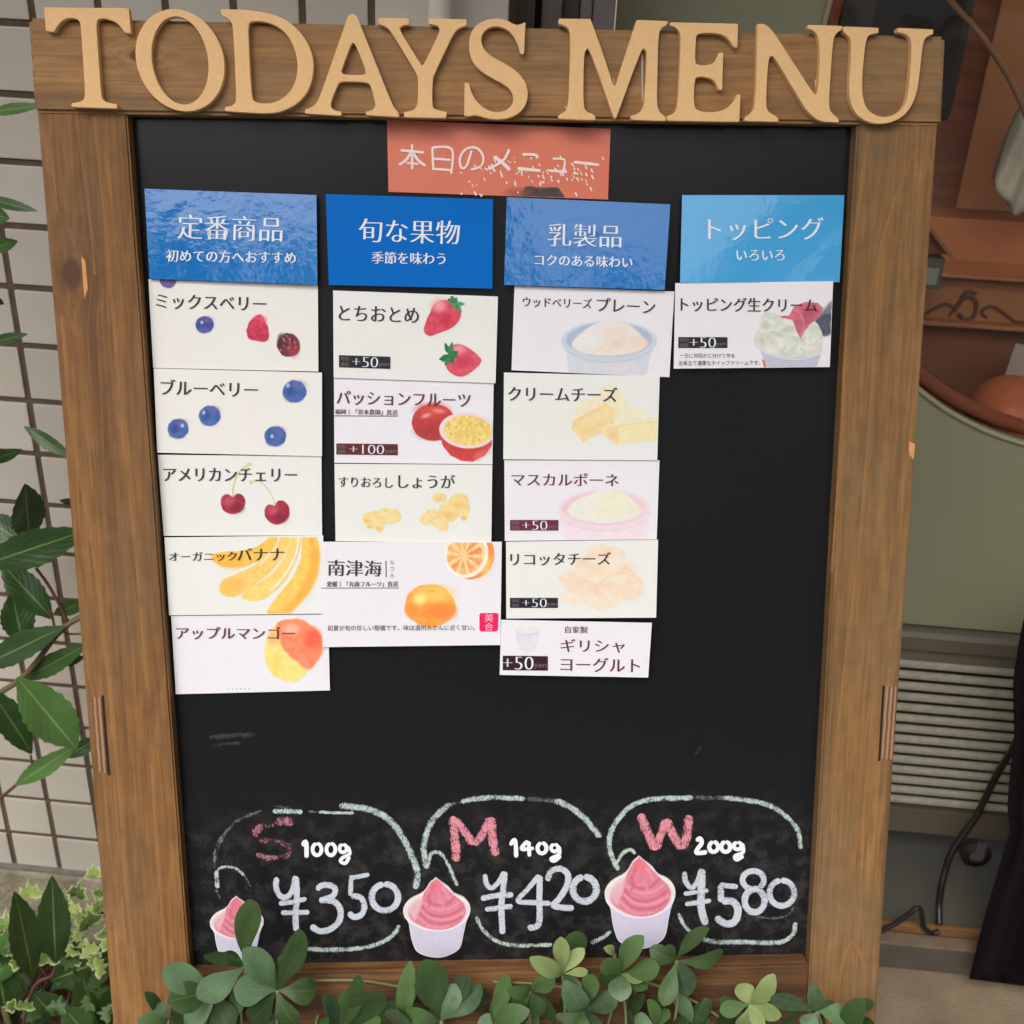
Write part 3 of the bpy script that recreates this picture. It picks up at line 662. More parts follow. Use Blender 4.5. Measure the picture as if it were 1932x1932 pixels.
# black panel, with dusty patches rubbed out around the prices
bbm = bpy.data.materials.new('blackboard paint'); bbm.use_nodes = True; t = bbm.node_tree; N = t.nodes; K = t.links; p = N['Principled BSDF']
p.inputs['Roughness'].default_value = .2; p.inputs['Specular IOR Level'].default_value = .28
tc = N.new('ShaderNodeTexCoord'); sx = N.new('ShaderNodeSeparateXYZ'); K.new(tc.outputs['Object'], sx.inputs[0])
n1 = N.new('ShaderNodeTexNoise'); n1.inputs['Scale'].default_value = 65; n1.inputs['Detail'].default_value = 6; n1.inputs['Roughness'].default_value = .65; K.new(tc.outputs['Object'], n1.inputs['Vector'])
r1 = N.new('ShaderNodeMapRange'); r1.inputs[1].default_value = .46; r1.inputs[2].default_value = .98; K.new(n1.outputs['Fac'], r1.inputs[0])
r2 = N.new('ShaderNodeMapRange'); r2.inputs[1].default_value = -.475; r2.inputs[2].default_value = -.53; r2.inputs[3].default_value = .0; r2.inputs[4].default_value = 1; K.new(sx.outputs['Y'], r2.inputs[0])
n3 = N.new('ShaderNodeTexNoise'); n3.inputs['Scale'].default_value = 600; n3.inputs['Detail'].default_value = 4; K.new(tc.outputs['Object'], n3.inputs['Vector'])
mu = N.new('ShaderNodeMath'); mu.operation = 'MULTIPLY'; K.new(r1.outputs[0], mu.inputs[0]); K.new(r2.outputs[0], mu.inputs[1])
mu2 = N.new('ShaderNodeMath'); mu2.operation = 'MULTIPLY'; K.new(mu.outputs[0], mu2.inputs[0]); K.new(n3.outputs['Fac'], mu2.inputs[1])
mx = N.new('ShaderNodeMix'); mx.data_type = 'RGBA'; mx.inputs[6].default_value = L(27, 27, 28); mx.inputs[7].default_value = L(104, 99, 95); K.new(mu2.outputs[0], mx.inputs[0]); K.new(mx.outputs[2], p.inputs['Base Color'])
ra = N.new('ShaderNodeMath'); ra.operation = 'MULTIPLY_ADD'; ra.inputs[1].default_value = .5; ra.inputs[2].default_value = .2; K.new(mu.outputs[0], ra.inputs[0]); K.new(ra.outputs[0], p.inputs['Roughness'])
bm = box_bm(-.012, BW + .012, -BH - .012, .012, -.006, 0, 0); bm_obj('black_panel', bm, bbm, sign)
# pale growth-ring lines that stand out on the posts
def streak(name, col, amax):
    m = bpy.data.materials.new(name); m.use_nodes = True; t = m.node_tree; N = t.nodes; K = t.links; p = N['Principled BSDF']
    p.inputs['Base Color'].default_value = col; p.inputs['Roughness'].default_value = .65; p.inputs['Specular IOR Level'].default_value = .25
    uv = N.new('ShaderNodeUVMap'); uv.uv_map = 'stroke'; sx = N.new('ShaderNodeSeparateXYZ'); K.new(uv.outputs[0], sx.inputs[0])
    mr = N.new('ShaderNodeMapRange'); mr.inputs[1].default_value = -1; mr.inputs[2].default_value = .75; mr.inputs[3].default_value = 0; mr.inputs[4].default_value = amax; K.new(sx.outputs['Y'], mr.inputs[0])
    m2 = N.new('ShaderNodeMapRange'); m2.inputs[1].default_value = .75; m2.inputs[2].default_value = 1; m2.inputs[3].default_value = 1; m2.inputs[4].default_value = 0; K.new(sx.outputs['Y'], m2.inputs[0])
    tc = N.new('ShaderNodeTexCoord'); n = N.new('ShaderNodeTexNoise'); n.inputs['Scale'].default_value = 90; n.inputs['Detail'].default_value = 4; K.new(tc.outputs['Object'], n.inputs['Vector'])
    nr = N.new('ShaderNodeMapRange'); nr.inputs[1].default_value = .15; nr.inputs[2].default_value = .5; K.new(n.outputs['Fac'], nr.inputs[0])
    a = N.new('ShaderNodeMath'); a.operation = 'MULTIPLY'; K.new(mr.outputs[0], a.inputs[0]); K.new(m2.outputs[0], a.inputs[1]); b = N.new('ShaderNodeMath'); b.operation = 'MULTIPLY'; K.new(a.outputs[0], b.inputs[0]); K.new(nr.outputs[0], b.inputs[1])
    tr = N.new('ShaderNodeBsdfTransparent'); ms = N.new('ShaderNodeMixShader'); K.new(b.outputs[0], ms.inputs[0]); K.new(tr.outputs[0], ms.inputs[1]); K.new(p.outputs[0], ms.inputs[2]); K.new(ms.outputs[0], N['Material Output'].inputs[0])
    return m
stl = streak('pale growth ring', L(186, 138, 86), .5)
U1 = (0, 0, 1)
for pts, w_ in (([(1756, 330), (1747, 300), (1735, 284), (1721, 306), (1700, 355), (1680, 414), (1664, 472), (1655, 566), (1648, 738), (1636, 888), (1621, 1064), (1598, 1244), (1582, 1407), (1572, 1560)], 13), ([(1641, 249), (1625, 372), (1611, 486), (1601, 620), (1594, 760), (1586, 900), (1572, 1080)], 12),
               ([(181, 217), (196, 357), (206, 452), (220, 623), (237, 824), (262, 1060), (282, 1300)], 16), ([(121, 595), (132, 738), (149, 866), (184, 1075), (204, 1239), (216, 1361), (229, 1500), (243, 1685), (257, 1814), (262, 1940)], 14), ([(146, 220), (160, 330), (172, 420), (181, 520)], 8), ([(288, 1440), (296, 1560), (306, 1700), (313, 1814), (318, 1940)], 10), ([(92, 250), (104, 340), (110, 400)], 7),
               ([(1576, 1940), (1580, 1860), (1592, 1800), (1606, 1776), (1622, 1790), (1634, 1830)], 12)):
    ribbon('growth_ring', [(pts, w_)], U1, stl, hp_ + .00012, sign)
# plywood keys let into the posts, with a dark crack beside them
pw = bpy.data.materials.new('plywood edge'); pw.use_nodes = True; t = pw.node_tree; p = t.nodes['Principled BSDF']; p.inputs['Roughness'].default_value = .8
tc = t.nodes.new('ShaderNodeTexCoord'); wv = t.nodes.new('ShaderNodeTexWave'); wv.inputs['Scale'].default_value = 95; wv.inputs['Distortion'].default_value = 1.2; wv.inputs['Detail Scale'].default_value = 2
t.links.new(tc.outputs['Object'], wv.inputs['Vector']); rr = t.nodes.new('ShaderNodeValToRGB'); rr.color_ramp.elements[0].color = L(96, 68, 50); rr.color_ramp.elements[1].color = L(168, 128, 92)
t.links.new(wv.outputs['Fac'], rr.inputs[0]); t.links.new(rr.outputs[0], p.inputs['Base Color'])
crk = mat('dark crack', L(40, 27, 20), .9)
slab('plywood_key', [(170, 1315), (191, 1315), (203, 1460), (184, 1456)], hp_ + .0006, hp_ - .004, pw, bev=.0003)
slab('crack', [(192, 1312), (196, 1312), (208, 1463), (204, 1463)], hp_ + .0002, hp_ - .004, crk, bev=0)
slab('plywood_key', [(1670, 1297), (1692, 1296), (1684, 1434), (1662, 1431)], hp_ + .0006, hp_ - .004, pw, bev=.0003)
slab('crack', [(1665, 1294), (1669, 1294), (1661, 1436), (1657, 1436)], hp_ + .0002, hp_ - .004, crk, bev=0)
raw = mat('raw torn wood', L(214, 150, 98), .8, noise=.15, nscale=120)
slab('torn_splinter', [(153, 483), (161, 492), (166, 545), (159, 564)], hp_ + .0004, hp_ - .001, raw, bev=.0002)
slab('torn_splinter', [(1715, 832), (1727, 838), (1724, 868), (1716, 858)], hp_ + .0004, hp_ - .001, raw, bev=.0002)
# back legs of the stand (behind the sign, just seen from the side)
lm = wood('leg wood', L(140, 100, 58), L(104, 72, 44), L(166, 120, 70), 1, seed=4)
for xx in (.02, BW - .02):
    a = B2W((xx, .01, -.03)); b = np.array([a[0], min(D - .05, a[1] + .12), 0.01]); o_ = Matrix(MB).inverted()
    tube('back_leg', [np.array(o_ @ Vector(a)), np.array(o_ @ Vector((a + b) / 2)), np.array(o_ @ Vector(b))], .014, lm, sign, 8)

# raised letters, traced as outlines; frame k=.5
LT = {
 'T': ((0, 0), [[(163, 26), (487, 29), (495, 126), (470, 126), (458, 108), (442, 88), (415, 75), (390, 70), (372, 72), (366, 82), (365, 110), (374, 230), (383, 360), (388, 375), (402, 384), (443, 393), (443, 411), (268, 405), (268, 388), (298, 384), (314, 376), (320, 360), (312, 230), (303, 100), (299, 82), (290, 72), (262, 68), (242, 74), (225, 88), (212, 106), (205, 121), (172, 119)]]),
 'D': ((0, 0), [[(830, 33), (940, 35), (1040, 52), (1105, 90), (1155, 145), (1183, 210), (1185, 270), (1170, 335), (1130, 388), (1080, 416), (1030, 430), (940, 427), (846, 420), (848, 402), (872, 399), (886, 388), (890, 370), (885, 240), (878, 110), (873, 86), (860, 70), (833, 58)], [(938, 92), (948, 82), (975, 80), (1015, 86), (1060, 108), (1098, 152), (1120, 215), (1122, 270), (1108, 325), (1075, 365), (1035, 387), (990, 390), (962, 383), (951, 368), (945, 270), (939, 150)]]),
 'A': ((0, 0), [[(1311, 60), (1318, 53), (1330, 50), (1342, 53), (1349, 62), (1420, 240), (1478, 385), (1488, 405), (1506, 425), (1508, 443), (1380, 436), (1380, 420), (1402, 415), (1415, 402), (1414, 385), (1398, 325), (1388, 312), (1340, 309), (1287, 308), (1276, 318), (1252, 378), (1248, 402), (1262, 415), (1288, 420), (1290, 438), (1150, 430), (1150, 412), (1174, 405), (1192, 390), (1205, 365), (1260, 210)], [(1325, 168), (1333, 162), (1341, 170), (1378, 262), (1378, 277), (1366, 282), (1298, 280), (1289, 272), (1292, 258)]]),
 'Y': ((0, 0), [[(1425, 65), (1545, 68), (1545, 95), (1522, 97), (1510, 105), (1512, 118), (1588, 240), (1594, 246), (1600, 238), (1656, 125), (1658, 105), (1645, 95), (1618, 92), (1615, 68), (1763, 71), (1760, 98), (1735, 105), (1715, 122), (1680, 195), (1640, 280), (1633, 305), (1632, 395), (1640, 412), (1687, 421), (1685, 447), (1523, 443), (1523, 422), (1556, 416), (1571, 402), (1576, 380), (1577, 300), (1570, 275), (1475, 120), (1458, 102), (1428, 92)]]),
 'S': ((0, 0), [[(1960, 92), (1985, 80), (1979, 206), (1963, 205), (1955, 170), (1932, 126), (1895, 102), (1855, 100), (1825, 120), (1815, 152), (1828, 188), (1862, 216), (1925, 248), (1970, 285), (1993, 330), (1993, 380), (1970, 422), (1925, 447), (1870, 453), (1830, 446), (1795, 434), (1772, 440), (1750, 438), (1752, 310), (1770, 312), (1780, 350), (1805, 390), (1845, 418), (1885, 423), (1920, 410), (1938, 382), (1933, 350), (1905, 320), (1850, 293), (1800, 260), (1775, 222), (1766, 165), (1777, 115), (1812, 80), (1865, 66), (1912, 73), (1942, 92)]]),
 'M': ((1932, 0), [[(175, 68), (298, 70), (345, 200), (384, 322), (390, 322), (432, 190), (470, 73), (590, 78), (588, 95), (566, 104), (554, 128), (551, 250), (548, 380), (552, 410), (566, 430), (582, 440), (581, 458), (448, 453), (448, 436), (478, 427), (494, 408), (499, 380), (508, 215), (506, 192), (496, 184), (487, 196), (440, 320), (397, 442), (390, 450), (382, 443), (340, 320), (296, 200), (286, 184), (276, 192), (272, 240), (270, 395), (280, 420), (315, 433), (318, 455), (172, 450), (175, 432), (198, 422), (212, 402), (217, 260), (220, 130), (213, 108), (196, 97), (175, 91)]]),
 'E': ((1932, 0), [[(595, 82), (855, 88), (852, 181), (836, 180), (820, 150), (795, 131), (760, 125), (708, 126), (697, 134), (695, 150), (692, 232), (700, 244), (742, 245), (768, 231), (781, 197), (799, 197), (795, 341), (778, 340), (767, 308), (742, 293), (700, 290), (690, 302), (687, 395), (700, 418), (762, 424), (812, 409), (840, 378), (848, 355), (864, 355), (860, 461), (583, 457), (583, 437), (608, 430), (624, 408), (631, 270), (637, 140), (629, 114), (612, 101), (595, 97)]]),
 'N': ((1932, 0), [[(925, 88), (970, 89), (1050, 215), (1138, 350), (1147, 356), (1154, 345), (1162, 200), (1156, 140), (1142, 118), (1115, 108), (1115, 92), (1248, 96), (1248, 112), (1226, 124), (1213, 150), (1204, 280), (1197, 395), (1205, 425), (1235, 446), (1235, 463), (1137, 460), (1060, 335), (996, 226), (981, 211), (969, 222), (963, 320), (960, 400), (970, 424), (1005, 440), (1008, 461), (877, 458), (877, 440), (903, 427), (917, 398), (922, 260)]]),
 'U': ((1932, 0), [[(1248, 98), (1385, 103), (1385, 125), (1352, 130), (1337, 148), (1328, 230), (1322, 320), (1327, 378), (1343, 414), (1378, 438), (1420, 441), (1460, 424), (1484, 395), (1496, 345), (1508, 200), (1505, 150), (1490, 130), (1452, 122), (1453, 103), (1592, 109), (1590, 130), (1567, 137), (1552, 160), (1540, 280), (1528, 360), (1498, 422), (1450, 458), (1390, 471), (1335, 460), (1295, 430), (1275, 385), (1270, 330), (1277, 230), (1280, 160), (1272, 138), (1248, 122)]]),
}
th_ = np.linspace(0, 2 * math.pi, 40, endpoint=False)
LT['O'] = ((0, 0), [[(679 + 168 * math.cos(a) + .13 * 195 * math.sin(a), 227 + 195 * math.sin(a)) for a in th_], [(679 + 105 * math.cos(a) + .10 * 165 * math.sin(a), 228 + 165 * math.sin(a)) for a in th_]])
def soften(P):
    P = np.array(P, float); n = len(P); out = []
    for i in range(n):
        a, b, c = P[i - 1], P[i], P[(i + 1) % n]; d1, d2 = b - a, c - b
        l1, l2 = np.hypot(*d1), np.hypot(*d2); ang = abs(math.degrees(math.atan2(d1[0] * d2[1] - d1[1] * d2[0], d1 @ d2)))
        k = .27 if ang < 62 else min(.12, 3.5 / min(l1, l2))
        out += [b - d1 * min(k, 40 / l1), b + d2 * min(k, 40 / l2)]
        if ang >= 62: out[-1:-1] = [b * .5 + (out[-2] + out[-1]) * .25]
    return np.array(out)
for ch in 'TODAYSMENU':
    off, polys = LT[ch]; cu = bpy.data.curves.new('l', 'CURVE'); cu.dimensions = '2D'; cu.fill_mode = 'BOTH'; cu.extrude = .0026; cu.bevel_depth = .0003; cu.bevel_resolution = 1; cu.offset = -.0005
    dh = random.uniform(-.0003, .0005); c_ = None
    for P in polys:
        P = soften(P) if ch != 'O' else np.array(P)
        if ch != 'O': P = soften(P)
        q_ = BLa((P + np.array(off)) * .5, hl_ + dh)
        if c_ is None: c_ = q_.mean(0)
        q_ = q_ - c_; sp = cu.splines.new('POLY'); sp.points.add(len(q_) - 1); sp.use_cyclic_u = True
        sp.points.foreach_set('co', np.column_stack([q_[:, 0], q_[:, 1], q_[:, 2] * 0, np.ones(len(q_))]).ravel())
    ob = bpy.data.objects.new('l', cu); S.collection.objects.link(ob); me = bpy.data.meshes.new_from_object(ob); bpy.data.objects.remove(ob)
    me.materials.clear(); me.materials.append(M['letter']); me.polygons.foreach_set('use_smooth', [False] * len(me.polygons))
    o = bpy.data.objects.new('letter', me); link(o, sign); o.location = (c_[0], c_[1], hl_ + dh - .003); o['label'] = 'raised letter %s' % ch
nail = mat('glue smear', L(190, 186, 184), .3)
for (a, b, c, d) in ((1210, 100, 1211, 190), (1155, 148, 1160, 165), (1065, 200, 1070, 210), (1537, 150, 1539, 172)):
    slab('glue_smear', [(a, b), (a + 3, b), (c + 2, d), (c, d)], hh_ + .0003, hh_ - .001, nail, bev=0)

# chalk and marker drawing on the black panel (frames of the three zoomed views)
r1, r2, r3 = (315.7, 1468, .2615), (741.9, 1468, .2206), (1105, 1468, .2451)
hc_ = .0003
def rb(name, st, fr, m, label=None, groups=None):
    i = 0; kw = {'marker_blue': 1.14, 'chalk_green': 1.15, 'chalk_pink': 1.12, 'chalk_pink_dim': 1.1, 'chalk_faint': 1.2}.get(m, 1); st = [(a_, b_ * kw) for a_, b_ in st]
    for k in (groups or [1] * len(st)):
        ribbon(name, st[i:i + k], fr, M[m], hc_, sign, label=label); label = None; i += k
rb('chalk_outline', [([(760, 240), (860, 238), (975, 245)], 34), ([(1090, 245), (1200, 250), (1345, 252)], 22), ([(1240, 200), (1400, 215), (1530, 255), (1620, 320), (1700, 430), (1760, 550), (1800, 660), (1803, 740), (1785, 800)], 46), ([(345, 690), (375, 652), (430, 640), (500, 655), (555, 705)], 20), ([(352, 675), (362, 795)], 32), ([(880, 1215), (1100, 1238), (1300, 1235), (1440, 1220), (1560, 1180), (1640, 1120), (1675, 1060)], 32)], r1, 'chalk_green', 'pale green chalk speech bubble round the S price')
rb('chalk_outline', [([(680, 235), (520, 300), (440, 370), (385, 460), (350, 560), (338, 650)], 26), ([(330, 600), (360, 480), (420, 390)], 22), ([(555, 705), (605, 785)], 16), ([(350, 800), (380, 870)], 20), ([(780, 200), (880, 215)], 24), ([(1020, 240), (1090, 245)], 18)], r1, 'chalk_faint')
rb('chalk_outline', [([(290, 775), (262, 640), (272, 520), (320, 390), (400, 290), (495, 220)], 52), ([(580, 200), (700, 178), (850, 168), (1000, 172), (1125, 175)], 44), ([(1380, 195), (1500, 240), (1620, 330), (1700, 420), (1775, 505)], 52), ([(300, 745), (320, 655), (370, 632), (430, 670), (485, 775), (550, 920)], 32), ([(712, 1185), (762, 1290), (860, 1380), (960, 1420), (1100, 1432), (1360, 1425)], 34), ([(1690, 1410), (1780, 1370), (1862, 1310)], 36)], r2, 'chalk_green', 'pale green chalk speech bubble round the M price')
rb('chalk_outline', [([(1110, 176), (1250, 182), (1400, 196)], 42), ([(490, 225), (590, 205)], 30)], r2, 'chalk_faint')
rb('chalk_outline', [([(252, 710), (200, 600), (180, 500), (210, 380), (290, 270), (400, 190), (550, 160), (700, 155), (825, 152)], 40), ([(1060, 150), (1250, 172), (1400, 205), (1500, 260), (1590, 340), (1640, 420), (1655, 545)], 38), ([(240, 655), (280, 585), (340, 550), (382, 585)], 28), ([(715, 1040), (755, 1130), (812, 1192)], 28), ([(870, 1230), (1000, 1262), (1200, 1262), (1400, 1268), (1520, 1258), (1598, 1200), (1615, 1110)], 36)], r3, 'chalk_green', 'pale green chalk speech bubble round the W price')
rb('chalk_outline', [([(820, 152), (950, 152), (1080, 155)], 38), ([(1330, 1100), (1310, 1070), (1450, 1080), (1560, 1050), (1600, 990)], 22)], r3, 'chalk_faint')
M['smear'] = chalk('old chalk smear', L(130, 132, 132), .45, 900, .8, .3, .3, .15)
ribbon('chalk_smear', [([(395, 1392), (440, 1388), (482, 1386)], 12)], (0, 0, 1), M['smear'], hc_, sign)
ribbon('chalk_smear', [([(398, 1408), (430, 1403), (455, 1402)], 8)], (0, 0, 1), M['smear'], hc_, sign)
ribbon('chalk_smear', [([(1312, 1424), (1318, 1416), (1322, 1410)], 3)], (0, 0, 1), M['chalk_faint'], hc_, sign)
rb('chalk_letter', [([(905, 335), (850, 308), (780, 325)], 62), ([(690, 350), (640, 380), (635, 420)], 60), ([(640, 548), (720, 575), (790, 570)], 40)], r1, 'chalk_pink_dim', 'rubbed pink chalk letter S', [1, 1, 1])
rb('chalk_letter', [([(790, 325), (690, 350), (640, 400), (700, 450), (820, 465), (880, 500), (872, 555), (790, 578)], 56)], r1, 'chalk_pink_worn')
rb('chalk_letter', [([(512, 325), (522, 450), (534, 600), (540, 715)], 72), ([(530, 350), (600, 440), (685, 570)], 66), ([(685, 565), (745, 510), (800, 400), (822, 340)], 64), ([(838, 335), (845, 450), (855, 560), (882, 665)], 74)], r2, 'chalk_pink', 'pink chalk letter M', [4])
rb('chalk_letter', [([(420, 275), (460, 380), (500, 470), (545, 555)], 70), ([(540, 550), (580, 430), (620, 320)], 60), ([(620, 315), (670, 430), (740, 545)], 64), ([(745, 545), (782, 430), (792, 285)], 66)], r3, 'chalk_pink', 'pink chalk letter W', [4])
rb('weight_mark', [([(975, 490), (1000, 462), (1005, 575)], 34), (el(1080, 515, 32, 42), 27), (el(1180, 515, 32, 42), 27), (el(1268, 508, 26, 28), 26), ([(1300, 490), (1316, 545), (1265, 575), (1250, 600), (1285, 614), (1315, 565)], 26)], r1, 'marker_white', 'white marker 100g', [1, 1, 1, 2])
rb('weight_mark', [([(1000, 575), (1042, 532), (1052, 680)], 36), ([(1150, 535), (1098, 605), (1205, 600)], 32), ([(1158, 540), (1165, 672)], 34), (el(1272, 600, 38, 44), 35), (el(1380, 598, 30, 30), 32), ([(1415, 580), (1420, 650), (1350, 690), (1378, 708), (1435, 665)], 32)], r2, 'marker_white', 'white marker 140g', [1, 2, 1, 2])
rb('weight_mark', [([(850, 485), (880, 465), (892, 500), (850, 572), (935, 570)], 34), (el(985, 530, 34, 38), 32), (el(1078, 530, 34, 38), 32), (el(1170, 522, 30, 26), 30), ([(1205, 500), (1210, 570), (1150, 602), (1165, 628), (1215, 598)], 30)], r3, 'marker_white', 'white marker 200g', [1, 1, 1, 2])
rb('price_mark', [([(790, 715), (785, 790), (815, 850), (862, 858), (905, 805), (925, 705)], 36), ([(930, 710), (934, 860), (925, 1000), (930, 1105)], 38), ([(805, 905), (900, 895), (1005, 870)], 30), ([(820, 972), (1025, 968)], 30), ([(1075, 805), (1130, 770), (1205, 790), (1195, 850), (1100, 885)], 38), ([(1095, 880), (1200, 890), (1248, 950), (1240, 1030), (1180, 1088), (1100, 1105), (1035, 1065)], 40), ([(1328, 700), (1320, 850)], 30), ([(1325, 722), (1458, 695)], 28), ([(1325, 850), (1395, 862), (1422, 925), (1400, 985), (1345, 1002), (1308, 968)], 38), (el(1570, 860, 95, 95), 40)], r1, 'marker_blue', 'bluish white marker price ¥350', [4, 2, 3, 1])
rb('price_mark', [([(785, 820), (798, 905), (842, 940), (900, 890), (950, 800)], 38), ([(955, 800), (940, 960), (925, 1100), (935, 1335)], 46), ([(750, 1032), (880, 1005), (1028, 998)], 42), ([(785, 1125), (1022, 1095)], 38), ([(1250, 830), (1150, 950), (1068, 1050), (1200, 1065), (1345, 1072)], 38), ([(1255, 835), (1250, 1000), (1245, 1245), (1150, 1282)], 46), ([(1318, 880), (1350, 800), (1430, 775), (1495, 830), (1480, 930), (1420, 1030), (1370, 1088), (1450, 1108), (1545, 1112)], 46), (el(1637, 950, 100, 105), 52)], r2, 'marker_blue', 'bluish white marker price ¥420', [4, 2, 1, 1])
rb('price_mark', [([(760, 720), (768, 790), (810, 842), (860, 800), (890, 700)], 36), ([(895, 700), (890, 860), (890, 1000), (925, 1130)], 52), ([(755, 892), (945, 865)], 30), ([(765, 972), (965, 942)], 32), ([(1040, 820), (1042, 955)], 44), ([(1030, 822), (1172, 838)], 36), ([(1048, 950), (1130, 950), (1172, 1010), (1150, 1100), (1080, 1122), (1000, 1070)], 50), (el(1290, 785, 82, 70, 60), 40), (el(1300, 945, 76, 88, -80), 44), (el(1510, 885, 95, 98), 40)], r3, 'marker_blue', 'bluish white marker price ¥580', [4, 3, 2, 1])

# ------------------------------------------------------------------ the cards
def card_mat(name, col, rough, bump=.0, bscale=30, coat=0.0, spec=.5):
    return mat(name, col, rough, spec, noise=.012, nscale=40, bump=bump, bscale=bscale, coat=coat, coatr=.06)
WHITE = (237, 235, 229); COOL = (236, 234, 238); GREENW = (234, 236, 230)
cm = {'w': card_mat('warm white card', L(*WHITE), .38), 'c': card_mat('cool white card', L(*COOL), .38), 'g': card_mat('greenish white card', L(*GREENW), .38)}
blue = card_mat('glossy blue card', L(0, 116, 194), .3, .07, 75, 1.0, .1); blue2 = card_mat('matt blue card', L(0, 106, 196), .5, spec=.1)
blue.node_tree.nodes['Principled BSDF'].inputs['Coat IOR'].default_value = 1.85
lblue = card_mat('glossy light blue card', L(74, 170, 226), .3, .03, 75, 1.0, .1)
lblue.node_tree.nodes['Principled BSDF'].inputs['Coat IOR'].default_value = 1.85
orange = card_mat('orange card', L(220, 118, 90), .4, .1, 60)
edge_m = mat('card edge', L(214, 210, 204), .5)
def card(name, quad, level, m, label, cat='menu card', tilt=(0, 0, 0, 0), grp=None, bow=0.0, thick=.0012):
    """quad: corners TL TR BR BL as the photograph shows them; a thin magnetic sheet, slightly bowed"""
    hb = .0006 + level * .0016; ht = hb + thick
    Q = np.array(quad, float); c_ = BLl(*Q.mean(0), ht); org = np.array([c_[0], c_[1], 0.0])
    n_ = 12; V = []; Fc = []
    G = np.column_stack([Q, np.ones(4)]); st = np.linalg.lstsq(G, np.array([[0, 0], [1, 0], [1, 1], [0, 1]], float), rcond=None)[0]
    def ch(UV):
        a_ = np.column_stack([UV, np.ones(len(UV))]) @ st; s_, t_ = a_[:, 0], a_[:, 1]
        return (tilt[0] * (1 - s_) + tilt[1] * s_) * (1 - t_) + (tilt[3] * (1 - s_) + tilt[2] * s_) * t_ + bow * 4 * s_ * (1 - s_)
    CH[0] = ch
    def P_(i, j, base):
        s_, t_ = i / n_, j / n_; uv = ((Q[0] * (1 - s_) + Q[1] * s_) * (1 - t_) + (Q[3] * (1 - s_) + Q[2] * s_) * t_)[None]
        return BLa(uv, base + ch(uv))[0] - org
    k_ = n_ + 1
    for base, fl in ((ht, 0), (hb, 1)):
        a = len(V); V += [P_(i, j, base) for j in range(k_) for i in range(k_)]
        for j in range(n_):
            for i in range(n_):
                q0 = a + j * k_ + i; Fc.append((q0, q0 + k_, q0 + k_ + 1, q0 + 1) if not fl else (q0, q0 + 1, q0 + k_ + 1, q0 + k_))
    loop = [(i, 0) for i in range(n_)] + [(n_, j) for j in range(n_)] + [(n_ - i, n_) for i in range(n_)] + [(0, n_ - j) for j in range(n_)]
    a = len(V); nl = len(loop); V += [P_(i, j, ht) for i, j in loop] + [P_(i, j, hb) for i, j in loop]
    for i in range(nl): Fc.append((a + i, a + (i + 1) % nl, a + nl + (i + 1) % nl, a + nl + i))
    e_ = empty(name, MB @ Matrix.Translation(tuple(float(x) for x in org))); tag(e_, label, cat, grp)
    sh = mesh_obj('card_sheet', V, Fc, m, e_, False)
    sh.data.materials.append(edge_m)
    for i, pl in enumerate(sh.data.polygons):
        if i < 2 * n_ * n_: pl.use_smooth = True
        else: pl.material_index = 1
    return e_, org, ht, 0
G1, G2, G3 = 'white menu cards on the blackboard', 'blue heading cards on the blackboard', None
A1, A2, A3, A4, A5, A6, A7 = (268.3, 505.1, .1961), (268.3, 836.6, .2533), (599.8, 520.9, .1879), (584.1, 852.4, .1961), (931.3, 520.9, .1879), (931.3, 852.4, .2288), (1247, 331.5, .2042)
PH = .00022; TH = .0004; TH2 = .0006
TT = {}
def price_tag(e_, org, ht, x0, y0, x1, y1, mname, num, nx0, nx1, nh, ux0, ux1, uh, tx0=None, tx1=None, dy=0):
    Q = [(x0, y0), (x1, y0 + dy), (x1, y1 + dy), (x0, y1)]; P = BLa(Q, ht + .0004 + CH[0](np.array(Q))) - org
    mesh_obj('price_tag', P, [(0, 3, 2, 1)], M[mname], e_)
    yc = (y0 + y1) / 2; sl = dy / (x1 - x0)
    def at_(x): return yc + (x - x0) * sl
    text('price_text', num, nx0, at_(nx0), nx1, at_(nx1), nh, M['ink_white'], ht + .0006, e_, org, -.030, .045)
    text('price_text', 'yen', ux0, at_(ux0) + (y1 - y0) * .22, ux1, at_(ux1) + (y1 - y0) * .22, uh, M['ink_grey'], ht + .0006, e_, org, 0, .0)
    if tx0: 
        for k, s_ in enumerate(('特別', '価格')): text('price_text', s_, tx0, at_(tx0) + (-.22 + .46 * k) * (y1 - y0), tx1, at_(tx1) + (-.22 + .46 * k) * (y1 - y0), (y1 - y0) * .36, M['ink_grey'], ht + .0006, e_, org, 0, 0)

# headings
e_, og, ht, _ = card('heading_card', [(730, 226), (1152, 243), (1147, 376.5), (733, 362)], 0, orange, 'orange card with scratched white handwriting tucked under the header plank', 'heading card')
c4, c5 = (599.8, 197.3, .1961), (931.3, 197.3, .1961)
pp = Patch(c5, 60, 700, 780, 905, (220, 118, 90)); pp.poly([(250, 900), (300, 790), (360, 785), (420, 800), (600, 795), (625, 800), (690, 898), (500, 912)], (62, 56, 58), 16, 4, .95, smooth=False); pp.ell(240, 850, 110, 45, (150, 80, 68), 60, 10, .7); pp.clip([(-900, 100), (1120, 245), (1098, 908), (-1000, 838)])
pp.build('dark_patch', ht + PH, e_, og)  # dark patch with a brownish blot at the card's lower edge
def rc(st, fr, name='handwriting'): return ribbon(name, st, fr, M['chalk_w'], ht + .0003, e_, og)
M['chalk_w'] = chalk('white pencil', L(248, 230, 222), .88, 1000, .3)
